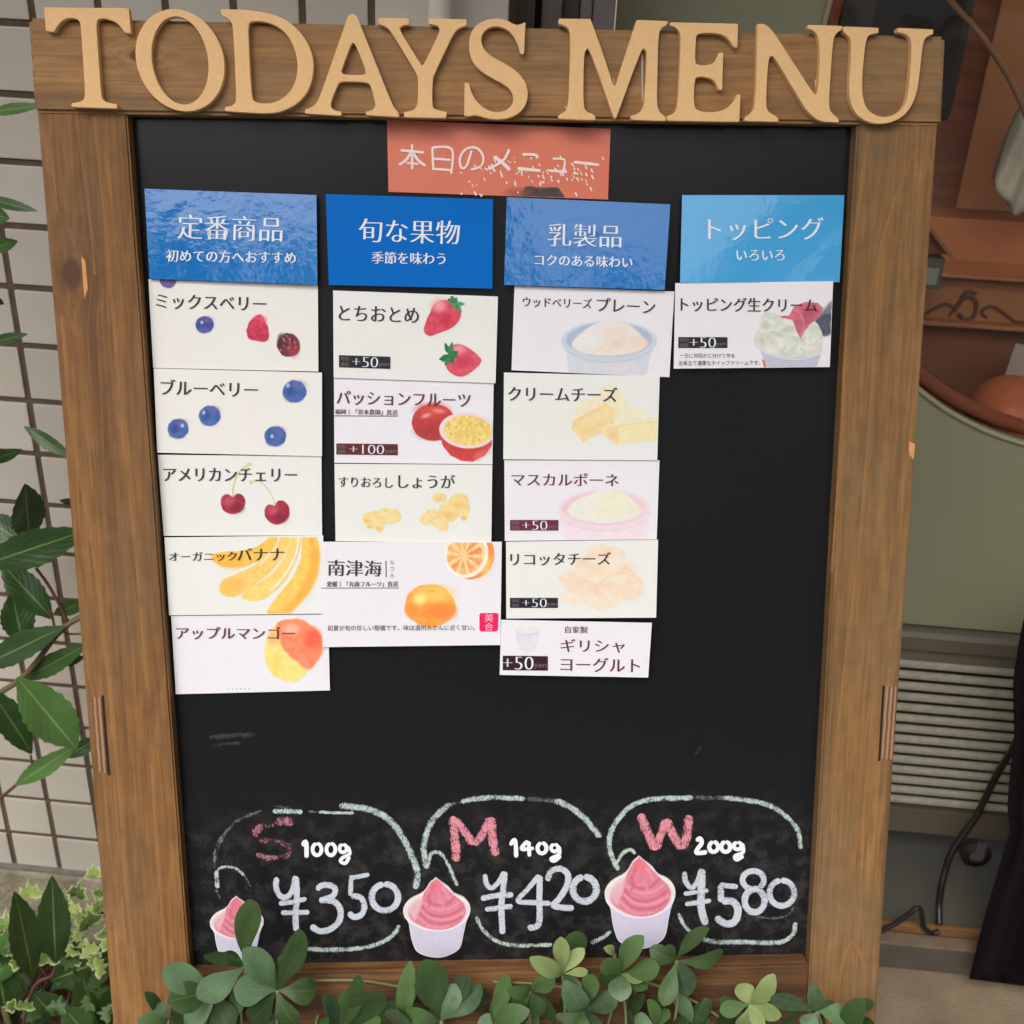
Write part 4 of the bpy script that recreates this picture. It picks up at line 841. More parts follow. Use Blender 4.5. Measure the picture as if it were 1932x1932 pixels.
rc([([(795, 440), (1022, 462)], 26), ([(905, 380), (908, 625)], 22), ([(900, 450), (850, 530), (778, 582)], 24), ([(912, 460), (970, 540), (1038, 590)], 26), ([(850, 560), (972, 572)], 18), ([(1100, 408), (1110, 632)], 22), ([(1100, 412), (1287, 430), (1282, 670)], 22), ([(1110, 520), (1280, 532)], 22), ([(1110, 618), (1282, 632)], 22), ([(1480, 440), (1430, 590), (1380, 605), (1368, 510), (1430, 425), (1530, 420), (1590, 500), (1570, 590), (1470, 628)], 22), ([(1842, 430), (1780, 540), (1640, 622)], 26), ([(1690, 500), (1770, 555), (1850, 632)], 34)], c4)
rc([([(275, 480), (400, 485), (420, 520)], 26), ([(228, 612), (455, 637)], 28), ([(568, 520), (682, 535), (665, 660)], 20), ([(530, 635), (705, 647)], 24), ([(770, 552), (1008, 580)], 28)], c5)
st = []
for k in range(70):
    if k < 45: x = random.gauss(620, 420); y = random.gauss(640 + abs(x - 560) * -.04, 85)
    else: x = random.uniform(-350, 980); y = random.uniform(600, 860)
    if not (-900 < x < 1060 and 380 < y < 860) or (280 < x < 680 and y > 770): continue
    l_ = random.uniform(12, 48); st.append(([(x, y), (x + l_ * .22, y + l_ * .5), (x + l_ * .45, y + l_)], random.uniform(8, 18)))
for cxx, cyy in ((770, 600), (775, 670), (20, 540), (240, 640), (870, 710), (-60, 590)):
    for k in range(5): x = random.gauss(cxx, 20); y = random.gauss(cyy, 22); st.append(([(x, y), (x + 6, y + 12), (x + 11, y + 24)], random.uniform(10, 18)))
for q_ in st: rc([q_], c5, 'scratch')

e_, og, ht, hm = card('heading_card', [(272.5, 356), (597, 368), (599, 537), (282, 526)], 2, blue, 'glossy blue heading card at the upper left, reading 定番商品', 'heading card', (.0, .0012, .0036, .0016), G2)
T3 = lambda s, *a, **k: text('title_text', s, *a, M['ink_white'], ht + TH + .0014, e_, og, **k)
def tl(nm, s, x0, y0, x1, y1, hg, m='ink_white', up=.0, **k): return text(nm, s, x0, y0, x1, y1, hg, M[m], ht + TH + up, e_, og, **k)
tl('title_text', '定番商品', 336.7, 427, 532, 433, 46, off=-.016, smear=.026); tl('subtitle_text', '初めての方へおすすめ', 314.4, 482, 557.7, 486, 23)
e_, og, ht, hm = card('heading_card', [(614.5, 366), (930, 376), (929, 544.5), (620.4, 537.5)], 2, blue2, 'matt blue heading card over the second column, reading 旬な果物', 'heading card', (0, 0, 0, 0), G2)
tl('title_text', '旬な果物', 678, 434, 866.5, 439, 44, off=-.016, smear=.026); tl('subtitle_text', '季節を味わう', 701.8, 486, 840, 488, 23)
e_, og, ht, hm = card('heading_card', [(956, 372), (1264.7, 385.5), (1254, 547), (951, 537.5)], 2, blue, 'glossy blue heading card over the third column with a bright reflection, reading 乳製品', 'heading card', (.0, .0003, .0028, .0024), G2)
tl('title_text', '乳製品', 1035, 443, 1171.5, 446, 43, off=-.016, smear=.026); tl('subtitle_text', 'コクのある味わい', 1009.7, 490, 1193, 495, 22)
e_, og, ht, hm = card('heading_card', [(1287, 368), (1593, 368), (1584, 532.6), (1283, 533.6)], 2, lblue, 'glossy light blue heading card at the upper right, reading トッピング', 'heading card', (.0, .0012, .0006, .0026), G2)
tl('title_text', 'トッピング', 1337, 432, 1553, 431, 42, off=-.016, smear=.026); tl('subtitle_text', 'いろいろ', 1390, 481.6, 1480, 481.6, 20)

# column 1
e_, og, ht, _ = card('menu_card', [(280, 526.7), (599.7, 537.5), (600.7, 701), (289, 694)], 1, cm['w'], 'white card with a raspberry, blackberry and blueberry, first column top', grp=G1)
tl('title_text', 'ミックスベリー', 295, 568, 502, 574, 28, 'ink')
p_ = Patch(A1, 130, 110, 380, 220, WHITE); p_.ell(250, 105, 85, 92, (112, 88, 152), 12); p_.clip([(-50, 100), (1700, 130), (1700, 1100), (-50, 1100)]); p_.build('fruit_print', ht + PH, e_, og)
def berry(p, x, y, r, base=(70, 105, 168), hl=(-.3, -.25)):
    p.ell(x, y, r, r * .93, base, 14, 5, tex=40); p.ell(x + r * .25, y - r * .55, r * .5, r * .3, (118, 105, 172), r * .6, 4, .7); p.ell(x - r * .1, y + r * .6, r * .5, r * .25, (92, 110, 178), r * .5, 4, .7)
    p.ell(x - r * .35, y - r * .05, r * .3, r * .4, (50, 78, 148), r * .5, 6, .8); p.ell(x + hl[0] * r, y + hl[1] * r, r * .16, r * .2, (176, 190, 224), 12, 0)
p_ = Patch(A1, 480, 430, 720, 660, WHITE); berry(p_, 600, 548, 88, (68, 78, 146)); p_.build('fruit_print', ht + PH, e_, og)
p_ = Patch(A1, 980, 430, 1240, 730, WHITE); p_.poly([(1130, 450), (1175, 500), (1210, 580), (1220, 640), (1195, 705), (1120, 710), (1030, 685), (1005, 620), (1015, 560), (1060, 490)], (206, 52, 84), 12, 7, tex=50)
p_.ell(1130, 500, 60, 40, (236, 82, 108), 40, 8, .8); p_.ell(1120, 640, 60, 40, (186, 46, 84), 50, 8, .7)
for k in range(22): p_.ell(random.uniform(1030, 1195), random.uniform(490, 690), 14, 12, random.choice([(230, 90, 115), (185, 40, 72)]), 14, 2, .5)
p_.build('fruit_print', ht + PH, e_, og)
p_ = Patch(A1, 1270, 600, 1550, 880, WHITE); p_.ell(1408, 745, 108, 112, (112, 48, 62), 14, 12, tex=50); p_.ell(1455, 770, 55, 80, (176, 56, 70), 50, 6, .8); p_.ell(1345, 700, 45, 60, (70, 42, 56), 40, 6, .8)
for k in range(38):
    a = random.uniform(0, 6.28); r_ = 90 * math.sqrt(random.random()); p_.ell(1408 + r_ * math.cos(a), 745 + r_ * math.sin(a), 7, 15, random.choice([(66, 36, 50), (214, 150, 158), (190, 70, 82), (80, 36, 50)]), 9, 0, .75, rot=-30)
p_.build('fruit_print', ht + PH, e_, og)

e_, og, ht, _ = card('menu_card', [(290, 695), (607.5, 703), (607.5, 861), (296.7, 854)], 2, cm['w'], 'white card with four blueberries, first column below the raspberry card', grp=G1)
tl('title_text', 'ブルーベリー', 303.6, 730, 486, 735, 29, 'ink')
for x, y, r, hl in ((1465, 1190, 115, (-.55, -.5)), (650, 1425, 105, (-.55, -.3)), (345, 1550, 102, (.4, -.3)), (1280, 1622, 105, (-.3, .0))):
    p_ = Patch(A1, x - r * 1.25, y - r * 1.25, x + r * 1.25, y + r * 1.25, WHITE); berry(p_, x, y, r, hl=hl); p_.build('fruit_print', ht + PH, e_, og)

e_, og, ht, _ = card('menu_card', [(297.4, 858), (606.5, 860.7), (607.7, 1010), (308.8, 1011)], 1, cm['g'], 'white card with two red cherries on green stalks', grp=G1)
tl('title_text', 'アメリカンチェリー', 309, 895, 560, 896, 25, 'ink', up=.0002)
p_ = Patch(A2, 560, 120, 1120, 630, GREENW)
p_.line([(680, 400), (676, 340), (700, 250), (745, 190), (800, 155)], 12, (206, 214, 130)); p_.line([(990, 450), (955, 370), (900, 300), (860, 278), (810, 290)], 8, (208, 214, 130)); p_.ell(797, 155, 24, 14, (206, 222, 158), 8); p_.ell(812, 288, 16, 12, (206, 222, 158), 8)
for P in ([(675, 402), (640, 378), (600, 390), (585, 440), (605, 500), (660, 525), (710, 520), (755, 485), (768, 430), (745, 385), (705, 375)], [(985, 462), (940, 455), (915, 490), (920, 550), (960, 595), (1010, 605), (1065, 580), (1097, 530), (1090, 470), (1055, 430), (1010, 427)]):
    p_.poly(P, (166, 48, 68), 10, 3, tex=30); c_ = np.mean(P, 0); p_.ell(c_[0] - 35, c_[1] - 10, 40, 32, (206, 92, 110), 50, 6, .8); p_.ell(c_[0] + 30, c_[1] + 40, 40, 35, (128, 40, 62), 60, 6, .8)
p_.build('fruit_print', ht + PH, e_, og)

e_, og, ht, _ = card('menu_card', [(310, 1014), (610, 1010), (607.7, 1157.8), (319, 1161)], 2, cm['g'], 'white card with a bunch of yellow bananas', grp=G1)
tl('title_text', 'オーガニック', 319, 1050.5, 446, 1049.5, 17, 'ink', up=.0002); tl('title_text', 'バナナ', 448, 1046.5, 535.5, 1045, 24, 'ink', up=.0002)
p_ = Patch(A2, 500, 700, 1350, 1275, GREENW)
Y1_, Y2_ = (250, 206, 106), (242, 178, 76)
p_.poly([(960, 690), (1010, 690), (985, 770), (900, 850), (800, 905), (700, 930), (600, 918), (540, 880), (515, 830), (600, 808), (740, 798), (860, 765)], (248, 200, 92), 8, 3, tex=24); p_.poly([(640, 830), (760, 840), (700, 925), (600, 915), (540, 875), (530, 835)], (243, 182, 78), 40, 5, .8)
p_.poly([(1020, 690), (1100, 700), (1060, 820), (980, 930), (860, 1040), (740, 1120), (660, 1145), (590, 1120), (572, 1080), (600, 1020), (700, 970), (830, 910), (930, 830), (1000, 740)], (249, 208, 118), 8, 3, tex=24); p_.poly([(600, 1030), (700, 1000), (780, 1040), (700, 1120), (600, 1115)], (247, 192, 96), 50, 5, .8)
p_.poly([(1110, 690), (1175, 690), (1170, 800), (1130, 900), (1080, 1000), (1000, 1090), (900, 1160), (800, 1172), (740, 1140), (800, 1080), (900, 1020), (1000, 930), (1070, 820)], (250, 214, 124), 8, 3, tex=24); p_.line([(1165, 700), (1150, 800), (1110, 900), (1040, 1010), (960, 1090)], 14, (244, 240, 222), 14)
p_.poly([(1190, 690), (1290, 690), (1318, 780), (1320, 900), (1290, 1020), (1230, 1130), (1150, 1220), (1080, 1272), (940, 1272), (945, 1220), (1020, 1120), (1110, 1010), (1165, 900), (1190, 780)], (250, 206, 102), 8, 3, tex=24)
p_.poly([(1250, 700), (1318, 790), (1318, 920), (1270, 1060), (1170, 1190), (1090, 1260), (1040, 1250), (1130, 1150), (1220, 1000), (1255, 850)], Y2_, 44, 5, .85); p_.line([(1020, 700), (985, 790), (900, 880), (880, 900)], 10, (244, 238, 210), 14)
p_.clip([(160, 704), (1347, 688), (1337, 1266), (205, 1278)]); p_.build('fruit_print', ht + PH, e_, og)

e_, og, ht, _ = card('menu_card', [(322.8, 1162), (619, 1159), (622.4, 1302.7), (331.6, 1309.8)], 1, cm['c'], 'white card with a red and yellow mango, lowest of the first column', grp=G1)
tl('title_text', 'アップルマンゴー', 333, 1194, 556, 1195, 24, 'ink_maroon', up=.0002)
p_ = Patch(A2, 890, 1285, 1375, 1800, COOL)
p_.poly([(1080, 1310), (1180, 1310), (1280, 1370), (1330, 1440), (1350, 1530), (1310, 1620), (1230, 1700), (1160, 1770), (1080, 1770), (980, 1730), (925, 1640), (912, 1540), (940, 1430), (990, 1350)], (244, 226, 136), 10, 5, tex=20)
p_.poly([(1000, 1345), (1090, 1308), (1190, 1315), (1280, 1370), (1335, 1440), (1350, 1530), (1300, 1630), (1240, 1680), (1140, 1620), (1060, 1540), (1020, 1450)], (250, 142, 106), 26, 8, tex=30)
p_.ell(1275, 1460, 65, 75, (244, 104, 80), 70, 8, .9); p_.ell(1110, 1385, 60, 34, (250, 196, 172), 50, 6, .8); p_.ell(980, 1450, 40, 50, (248, 178, 120), 60, 6, .8); p_.ell(1000, 1640, 30, 70, (238, 206, 96), 50, 6, .7)
p_.build('fruit_print', ht + PH, e_, og); tl('small_text', '・・・・・・', 430, 1299.5, 470, 1299, 2.0, 'ink_grey')

# column 2
e_, og, ht, _ = card('menu_card', [(628.4, 548), (939.5, 559.4), (935, 723), (629.5, 712.6)], 2, cm['g'], 'white card with two strawberries, top of the second column', grp=G1)
tl('title_text', 'とちおとめ', 640, 590, 789.6, 595, 29, 'ink')
p_ = Patch(A3, 1040, 165, 1500, 620, GREENW)
p_.poly([(1210, 250), (1290, 240), (1350, 280), (1420, 320), (1440, 380), (1410, 460), (1330, 530), (1220, 570), (1140, 600), (1085, 585), (1065, 530), (1090, 440), (1130, 360), (1160, 290)], (218, 76, 96), 12, 4, tex=36); p_.ell(1215, 295, 70, 60, (244, 168, 174), 90, 8, .9); p_.ell(1290, 440, 70, 60, (202, 48, 74), 80, 8, .8)
def leafs(p, cx, cy, tips, w=22):
    for i, (a, b) in enumerate(tips):
        d = np.array([a - cx, b - cy]); n_ = np.array([-d[1], d[0]]) / np.hypot(*d) * w; m_ = np.array([cx, cy]) + d * .45
        p.poly([(cx, cy), tuple(m_ + n_), (a, b), tuple(m_ - n_)], random.choice([(58, 136, 84), (86, 158, 104), (44, 116, 74)]), 7, 3, tex=30)
leafs(p_, 1378, 275, [(1330, 185), (1300, 225), (1480, 280), (1445, 360), (1390, 210), (1400, 340), (1350, 310)])
p_.clip([(100, 160), (1800, 212), (1800, 700), (100, 700)]); p_.build('fruit_print', ht + PH, e_, og)
p_ = Patch(A3, 1190, 640, 1670, 1030, GREENW)
p_.poly([(1370, 690), (1450, 690), (1540, 740), (1635, 825), (1630, 880), (1560, 950), (1480, 1000), (1400, 1005), (1330, 970), (1285, 900), (1320, 790)], (220, 84, 104), 12, 4, tex=36); p_.ell(1420, 735, 60, 40, (240, 166, 172), 60, 8, .8); p_.ell(1460, 860, 70, 50, (204, 56, 82), 80, 8, .8)
leafs(p_, 1325, 790, [(1275, 670), (1350, 660), (1410, 760), (1360, 885), (1240, 860), (1275, 900), (1215, 840), (1410, 810)], 26); p_.build('fruit_print', ht + PH, e_, og)
price_tag(e_, og, ht, 639.5, 670, 736.6, 693, 'tag_black', '+50', 665.6, 712.5, 19, 714.4, 734, 8, 643, 658, 3)

e_, og, ht, _ = card('menu_card', [(630, 713.5), (931.4, 720), (929, 876), (630.8, 873)], 1, cm['c'], 'white card with a whole and a halved red passion fruit', grp=G1)
tl('title_text', 'パッションフルーツ', 635.5, 750, 887, 755.5, 26, 'ink_maroon', up=.0002); tl('small_text', '福岡｜「宮本農園」直送', 632, 776.5, 750, 778, 10.5, 'ink_maroon'); tl('small_text', 'ー', 631, 784.5, 751, 785, 1.6, 'ink_maroon', off=0, smear=0)
p_ = Patch(A3, 920, 1260, 1757, 1885, COOL)
p_.ell(1160, 1470, 218, 186, (192, 66, 66), 10, 3, tex=24); p_.ell(1150, 1350, 150, 70, (216, 82, 70), 90, 6, .8); p_.ell(1085, 1402, 48, 20, (236, 172, 166), 28, 2, .8, rot=-20); p_.ell(1210, 1352, 62, 22, (236, 150, 142), 30, 2, .8, rot=8); p_.ell(1140, 1560, 140, 70, (172, 56, 66), 90, 6, .7)
p_.poly([(1218, 1560), (1250, 1700), (1330, 1800), (1440, 1855), (1560, 1862), (1680, 1800), (1760, 1680), (1790, 1540)], (208, 70, 66), 10, 3, tex=20, smooth=False); p_.ell(1640, 1790, 90, 30, (226, 140, 136), 60, 4, .6, rot=-30)
p_.ell(1500, 1550, 282, 180, (238, 218, 220), 8, 2, rot=4, tex=5); p_.ell(1505, 1548, 242, 152, (240, 212, 124), 10, 4, rot=4, tex=40)
for k in range(70):
    a = random.uniform(0, 6.28); r_ = math.sqrt(random.random()); p_.ell(1505 + 225 * r_ * math.cos(a), 1548 + 135 * r_ * math.sin(a), random.uniform(8, 24), 7, random.choice([(226, 186, 88), (248, 230, 160), (206, 164, 70), (246, 222, 140)]), 10, 2, .7, rot=random.uniform(40, 80))
p_.clip([(160, 1030), (1756, 1064), (1750, 1885), (160, 1870)]); p_.build('fruit_print', ht + PH, e_, og)
price_tag(e_, og, ht, 634.6, 836.5, 750.5, 857.5, 'tag_red', '+100', 660, 724, 17, 726.5, 747, 8, 637.5, 652, 1.5)

e_, og, ht, _ = card('menu_card', [(631, 875), (928.7, 877), (927, 1024), (633, 1020.7)], 2, cm['g'], 'white card with two pale pieces of ginger root', grp=G1)
tl('title_text', 'すりおろし', 639, 909, 741, 911, 19, 'ink'); tl('title_text', 'しょうが', 752, 908, 857.7, 909, 26, 'ink')
p_ = Patch(A4, 480, 380, 1570, 800, GREENW)
gb = [(640, 650, 100, 85), (560, 640, 52, 60), (672, 720, 44, 54), (790, 618, 92, 72), (582, 700, 42, 48), (730, 580, 60, 45), (1125, 645, 66, 62), (1255, 650, 92, 84), (1350, 570, 105, 100), (1440, 480, 96, 82), (1250, 440, 68, 46), (1290, 722, 48, 46), (1488, 622, 36, 44), (1500, 540, 44, 80), (1180, 600, 60, 50)]
for x, y, a, b in gb: p_.ell(x, y, a, b, (241, 217, 152), 10, 7, tex=26)
for x, y, a, b in gb: p_.ell(x - a * .1, y + b * .35, a * .6, b * .35, random.choice([(238, 196, 112), (244, 226, 172), (236, 188, 104)]), a * .6, 6, .7)
for x, y, a, b in gb[6:12]: p_.line([(x + a * .5, y - b * .7), (x + a * .85, y), (x + a * .4, y + b * .8)], 5, (222, 184, 118), 8, 0, .6)
p_.build('fruit_print', ht + PH, e_, og)

e_, og, ht, _ = card('menu_card', [(604.7, 1022), (946.9, 1022), (944, 1217), (608.6, 1221)], 3, cm['c'], 'large white card with a whole and a cut orange and a pink stamp', grp=G1)
tl('title_text', '南津海', 619, 1071, 719.5, 1073, 30, 'ink'); tl('small_text', 'ー', 728, 1058, 728.5, 1089, 1.8, 'ink', off=0, smear=0)
for k, ch in enumerate('なつみ'): tl('small_text', ch, 736, 1061 + k * 12.5, 743.5, 1061 + k * 12.5, 7.5, 'ink_grey', off=0, smear=0)
tl('small_text', '愛媛｜「丸南フルーツ」直送', 617, 1102, 751, 1102, 11, 'ink'); tl('small_text', 'ー', 606, 1109.5, 752, 1109.5, 1.6, 'ink_grey', off=0, smear=0)
tl('small_text', '初夏が旬の珍しい柑橘です。味は温州みかんに近く甘い。', 618, 1185, 896, 1184, 10.5, 'ink', up=.0002, off=0, smear=0)
Wh = (236, 235, 236)
p_ = Patch(A4, 1280, 860, 1800, 1250, COOL)
p_.ell(1565, 1000, 208, 232, (246, 146, 74), 10, 3, rot=25, tex=20); p_.ell(1700, 1100, 40, 90, (252, 204, 104), 60, 4, .9, rot=25); p_.ell(1510, 990, 206, 228, (250, 240, 232), 8, 3, rot=25, tex=6); p_.ell(1505, 985, 182, 200, (249, 214, 158), 10, 4, rot=25, tex=30)
for k in range(10):
    a = k * .628 + .2; b = a + .42
    p_.poly([(1482 + 26 * math.cos((a + b) / 2), 995 + 26 * math.sin((a + b) / 2)), (1490 + 165 * math.cos(a), 990 + 185 * math.sin(a)), (1490 + 172 * math.cos((a + b) / 2), 990 + 190 * math.sin((a + b) / 2)), (1490 + 165 * math.cos(b), 990 + 185 * math.sin(b))], random.choice([(246, 160, 92), (248, 178, 108), (244, 148, 84)]), 8, 6, .9, tex=50, smooth=False)
for k in range(26): a = random.uniform(0, 6.28); r_ = random.uniform(60, 160); p_.line([(1485 + r_ * math.cos(a), 992 + r_ * math.sin(a)), (1485 + (r_ + 30) * math.cos(a), 992 + (r_ + 30) * math.sin(a))], 7, random.choice([(252, 226, 180), (240, 130, 72)]), 7, 0, .6)
p_.clip([(100, 872), (1846, 872), (1840, 1260), (100, 1260)]); p_.build('fruit_print', ht + PH, e_, og)
p_ = Patch(A4, 890, 1250, 1430, 1715, COOL)
p_.poly([(1160, 1275), (1280, 1300), (1360, 1380), (1405, 1480), (1390, 1570), (1300, 1650), (1160, 1690), (1030, 1650), (930, 1560), (915, 1490), (950, 1370), (1040, 1300)], (250, 164, 76), 12, 4, tex=24)
p_.ell(1190, 1370, 180, 80, (252, 206, 102), 90, 8, .9); p_.ell(1060, 1420, 60, 50, (254, 232, 146), 60, 3, .9); p_.ell(1250, 1540, 150, 70, (248, 138, 64), 90, 10, .85); p_.ell(990, 1540, 60, 60, (246, 144, 66), 70, 8, .7); p_.ell(1165, 1338, 46, 18, (218, 184, 92), 24, 5, .8)
p_.build('fruit_print', ht + PH, e_, og)
# rounded pink stamp
ang = [(904.5, 1157), (940.5, 1157), (939.5, 1191.5), (904.5, 1191.5)]; P = []
for (cx0, cy0, a0) in ((936, 1161, -90), (935, 1187, 0), (909, 1187, 90), (909, 1161, 180)):
    for k in range(5): a = math.radians(a0 + 22.5 * k); P.append((cx0 + 4.5 * math.cos(a), cy0 + 4.5 * math.sin(a)))
mesh_obj('pink_stamp', BLa(P, ht + .0003) - og, [tuple(range(len(P)))[::-1]], M['pink_stamp'], e_)
M['stamp_ink'] = mat('pale pink print', L(250, 190, 208), .3)
for k, ch in enumerate('美合'): text('stamp_text', ch, 914, 1165.5 + k * 17, 931, 1165.5 + k * 17, 15.5, M['stamp_ink'], ht + .0005, e_, og, 0, 0)

# column 3
e_, og, ht, _ = card('menu_card', [(970.8, 538.8), (1272.3, 550), (1263, 711.6), (965, 698.5)], 1, cm['c'], 'white card with a pale blue cup of plain yogurt', grp=G1)
tl('title_text', 'ウッドベリーズ', 986.7, 569, 1116.4, 573, 19, 'ink'); tl('title_text', 'プレーン', 1126.7, 574, 1235.7, 579, 26, 'ink')
def cup(fr, box_, paper, body, rim, inner_, rc_, ri_, mound, body_col, rim_col, in_col, cream, warm, clip):
    p_ = Patch(fr, *box_, paper); p_.poly(body, body_col, 14, 3, smooth=False, tex=12); p_.ell(*rim, rim_col, 12, 3, tex=8); p_.ell(*inner_, in_col, 14, 3, tex=10)
    p_.poly(mound, cream, 16, 6, tex=10)
    for x, y, a, b, c in warm: p_.ell(x, y, a, b, c, a * .6, 12, .8)
    p_.line([(rim[0] - rim[2] * .93, rim[1] + rim[3] * .45), (rim[0] - rim[2] * .5, rim[1] + rim[3] * .93), (rim[0], rim[1] + rim[3] * 1.06), (rim[0] + rim[2] * .5, rim[1] + rim[3] * .93), (rim[0] + rim[2] * .93, rim[1] + rim[3] * .45)], 10, ri_, 14, 0, .8)
    if clip: p_.clip(clip)
    p_.build('cup_print', ht + PH, e_, og)
cup(A5, (660, 420, 1660, 1010), COOL, [(730, 740), (760, 1000), (1530, 1015), (1585, 740)], (1160, 650, 478, 200), (1160, 640, 428, 172), None, (182, 194, 210), [(785, 690), (880, 570), (1020, 480), (1200, 448), (1380, 500), (1500, 620), (1535, 700), (1400, 770), (1160, 800), (900, 775)], (212, 218, 226), (206, 214, 226), (176, 190, 208), (236, 232, 228), [(1230, 620, 160, 120, (240, 224, 206)), (1460, 660, 90, 60, (240, 218, 196)), (1180, 730, 200, 50, (242, 226, 206)), (1240, 680, 50, 30, (232, 214, 204)), (960, 640, 120, 70, (238, 238, 236)), (1300, 920, 160, 40, (226, 218, 226))], [(215, 100), (1812, 160), (1764, 1008), (183, 940)])
e_, og, ht, _ = card('menu_card', [(950.7, 702.8), (1244.7, 709.7), (1240, 868.5), (949.5, 866.6)], 2, cm['g'], 'white card with blocks of pale yellow cheese', grp=G1)
tl('title_text', 'クリームチーズ', 959.5, 742, 1164, 744.5, 27, 'ink', up=.0002)
p_ = Patch(A5, 760, 1090, 1660, 1710, GREENW)
p_.poly([(1080, 1120), (1160, 1095), (1240, 1120), (1290, 1200), (1350, 1280), (1650, 1450), (1650, 1480), (1200, 1500), (850, 1370), (820, 1280), (1060, 1200)], (240, 233, 200), 12, 4, smooth=False, tex=12); p_.poly([(860, 1250), (900, 1240), (870, 1400), (780, 1460), (820, 1330)], (241, 236, 206), 14, 4, smooth=False)
p_.poly([(800, 1450), (1130, 1270), (1225, 1350), (1200, 1480), (1030, 1600), (900, 1665), (780, 1530)], (243, 218, 160), 10, 3, smooth=False, tex=18); p_.poly([(860, 1420), (1130, 1275), (1210, 1345), (1180, 1400), (960, 1500)], (245, 224, 170), 20, 4, .8, smooth=False); p_.poly([(800, 1450), (1130, 1272), (1140, 1300), (880, 1440)], (243, 208, 150), 16, 4, .8, smooth=False)
p_.poly([(1200, 1500), (1645, 1462), (1645, 1640), (1240, 1690), (1150, 1620), (1060, 1580), (1150, 1470)], (242, 230, 180), 10, 3, smooth=False, tex=14); p_.ell(1195, 1590, 50, 80, (246, 204, 152), 60, 5, .85, rot=-30); p_.line([(1250, 1505), (1440, 1480), (1640, 1462)], 10, (238, 214, 158), 12); p_.line([(1240, 1520), (1238, 1680)], 10, (240, 210, 160), 12)
p_.clip([(106, 975), (1664, 1010), (1640, 1845), (100, 1835)]); p_.build('cheese_print', ht + PH, e_, og)
e_, og, ht, _ = card('menu_card', [(951.4, 868), (1244.3, 868.4), (1239, 1017.6), (952.4, 1020.6)], 1, cm['c'], 'white card with a faint pink cup of cream', grp=G1)
tl('title_text', 'マスカルポーネ', 965.6, 904, 1167, 905.5, 24, 'ink_maroon')
cup(A6, (510, 300, 1320, 724), COOL, [(550, 560), (585, 725), (1245, 725), (1275, 540)], (915, 478, 385, 165), (910, 468, 345, 138), None, (232, 206, 214), [(610, 490), (680, 400), (800, 350), (900, 315), (1050, 330), (1150, 400), (1220, 490), (1120, 560), (900, 590), (700, 560)], (240, 224, 232), (238, 220, 228), (238, 204, 212), (236, 234, 224), [(980, 400, 130, 80, (238, 236, 208)), (950, 490, 120, 40, (240, 234, 200)), (1180, 480, 60, 30, (240, 230, 206))], [(95, 72), (1362, 74), (1342, 718), (95, 730)])
price_tag(e_, og, ht, 962.2, 981, 1053.7, 1001, 'tag_wine', '+50', 986, 1032, 17, 1033.5, 1051.5, 7.5, 965.6, 979.5, 0)
e_, og, ht, _ = card('menu_card', [(954.6, 1022), (1241.8, 1018.3), (1238, 1165.4), (955.3, 1167)], 2, cm['g'], 'white card with lumps of pale ricotta cheese', grp=G1)
tl('title_text', 'リコッタチーズ', 963.3, 1055, 1152, 1054, 24, 'ink', up=.0002)
p_ = Patch(A6, 510, 735, 1260, 1320, GREENW)
p_.poly([(850, 780), (890, 752), (960, 780), (1050, 800), (1090, 870), (1085, 940), (1150, 1000), (1230, 1070), (1225, 1180), (1130, 1215), (1040, 1240), (900, 1300), (800, 1280), (750, 1250), (620, 1250), (555, 1200), (600, 1120), (540, 1050), (640, 990), (700, 920), (790, 850)], (241, 226, 202), 12, 8, tex=16)
for k in range(44):
    a = random.uniform(0, 6.28); r_ = math.sqrt(random.random()); x, y = 890 + 310 * r_ * math.cos(a), 1040 + 230 * r_ * math.sin(a)
    if y < 900 and (x < 760 or x > 1080): continue
    if y > 1180 and x > 1050: continue
    p_.ell(x, y, random.uniform(25, 80), random.uniform(20, 45), random.choice([(242, 208, 174), (240, 236, 220), (243, 218, 186), (240, 230, 208), (244, 214, 190)]), 40, 10, .6, rot=random.uniform(-40, 40))
p_.line([(700, 1090), (780, 1070), (850, 1110), (850, 1180)], 10, (240, 198, 168), 22, 0, .7); p_.line([(880, 1080), (960, 1020), (1060, 1000), (1150, 1020)], 10, (240, 202, 174), 22, 0, .7); p_.line([(1090, 960), (1160, 1010), (1225, 1080)], 12, (242, 198, 168), 22, 0, .7)
p_.build('cheese_print', ht + PH, e_, og); price_tag(e_, og, ht, 962.2, 1128, 1052.6, 1147, 'tag_black', '+50', 986, 1031, 16, 1032.5, 1051, 7.5, 965.6, 979.5, 0)
e_, og, ht, _ = card('menu_card', [(945.5, 1169.3), (1230, 1175), (1223, 1278.4), (942.7, 1273.4)], 4, cm['c'], 'short white card with a small cup, lowest of the third column', grp=G1)
tl('subtitle_text', '自家製', 1066.3, 1188, 1108.6, 1188.5, 13, 'ink_maroon', off=0, smear=.01); tl('title_text', 'ギリシャ', 1058.3, 1218, 1178.4, 1219, 25, 'ink_maroon'); tl('title_text', 'ヨーグルト', 1058, 1253, 1207, 1256, 27, 'ink_maroon')
p_ = Patch(A6, 150, 1410, 400, 1670, COOL); p_.poly([(190, 1490), (210, 1610), (260, 1650), (310, 1650), (345, 1600), (368, 1490)], (226, 223, 234), 10, 3); p_.ell(278, 1475, 98, 34, (222, 218, 230), 8, 2, rot=3); p_.ell(278, 1468, 82, 26, (238, 230, 224), 10, 4); p_.line([(185, 1490), (280, 1515), (370, 1492)], 6, (206, 204, 220), 10); p_.build('cup_print', ht + PH, e_, og)
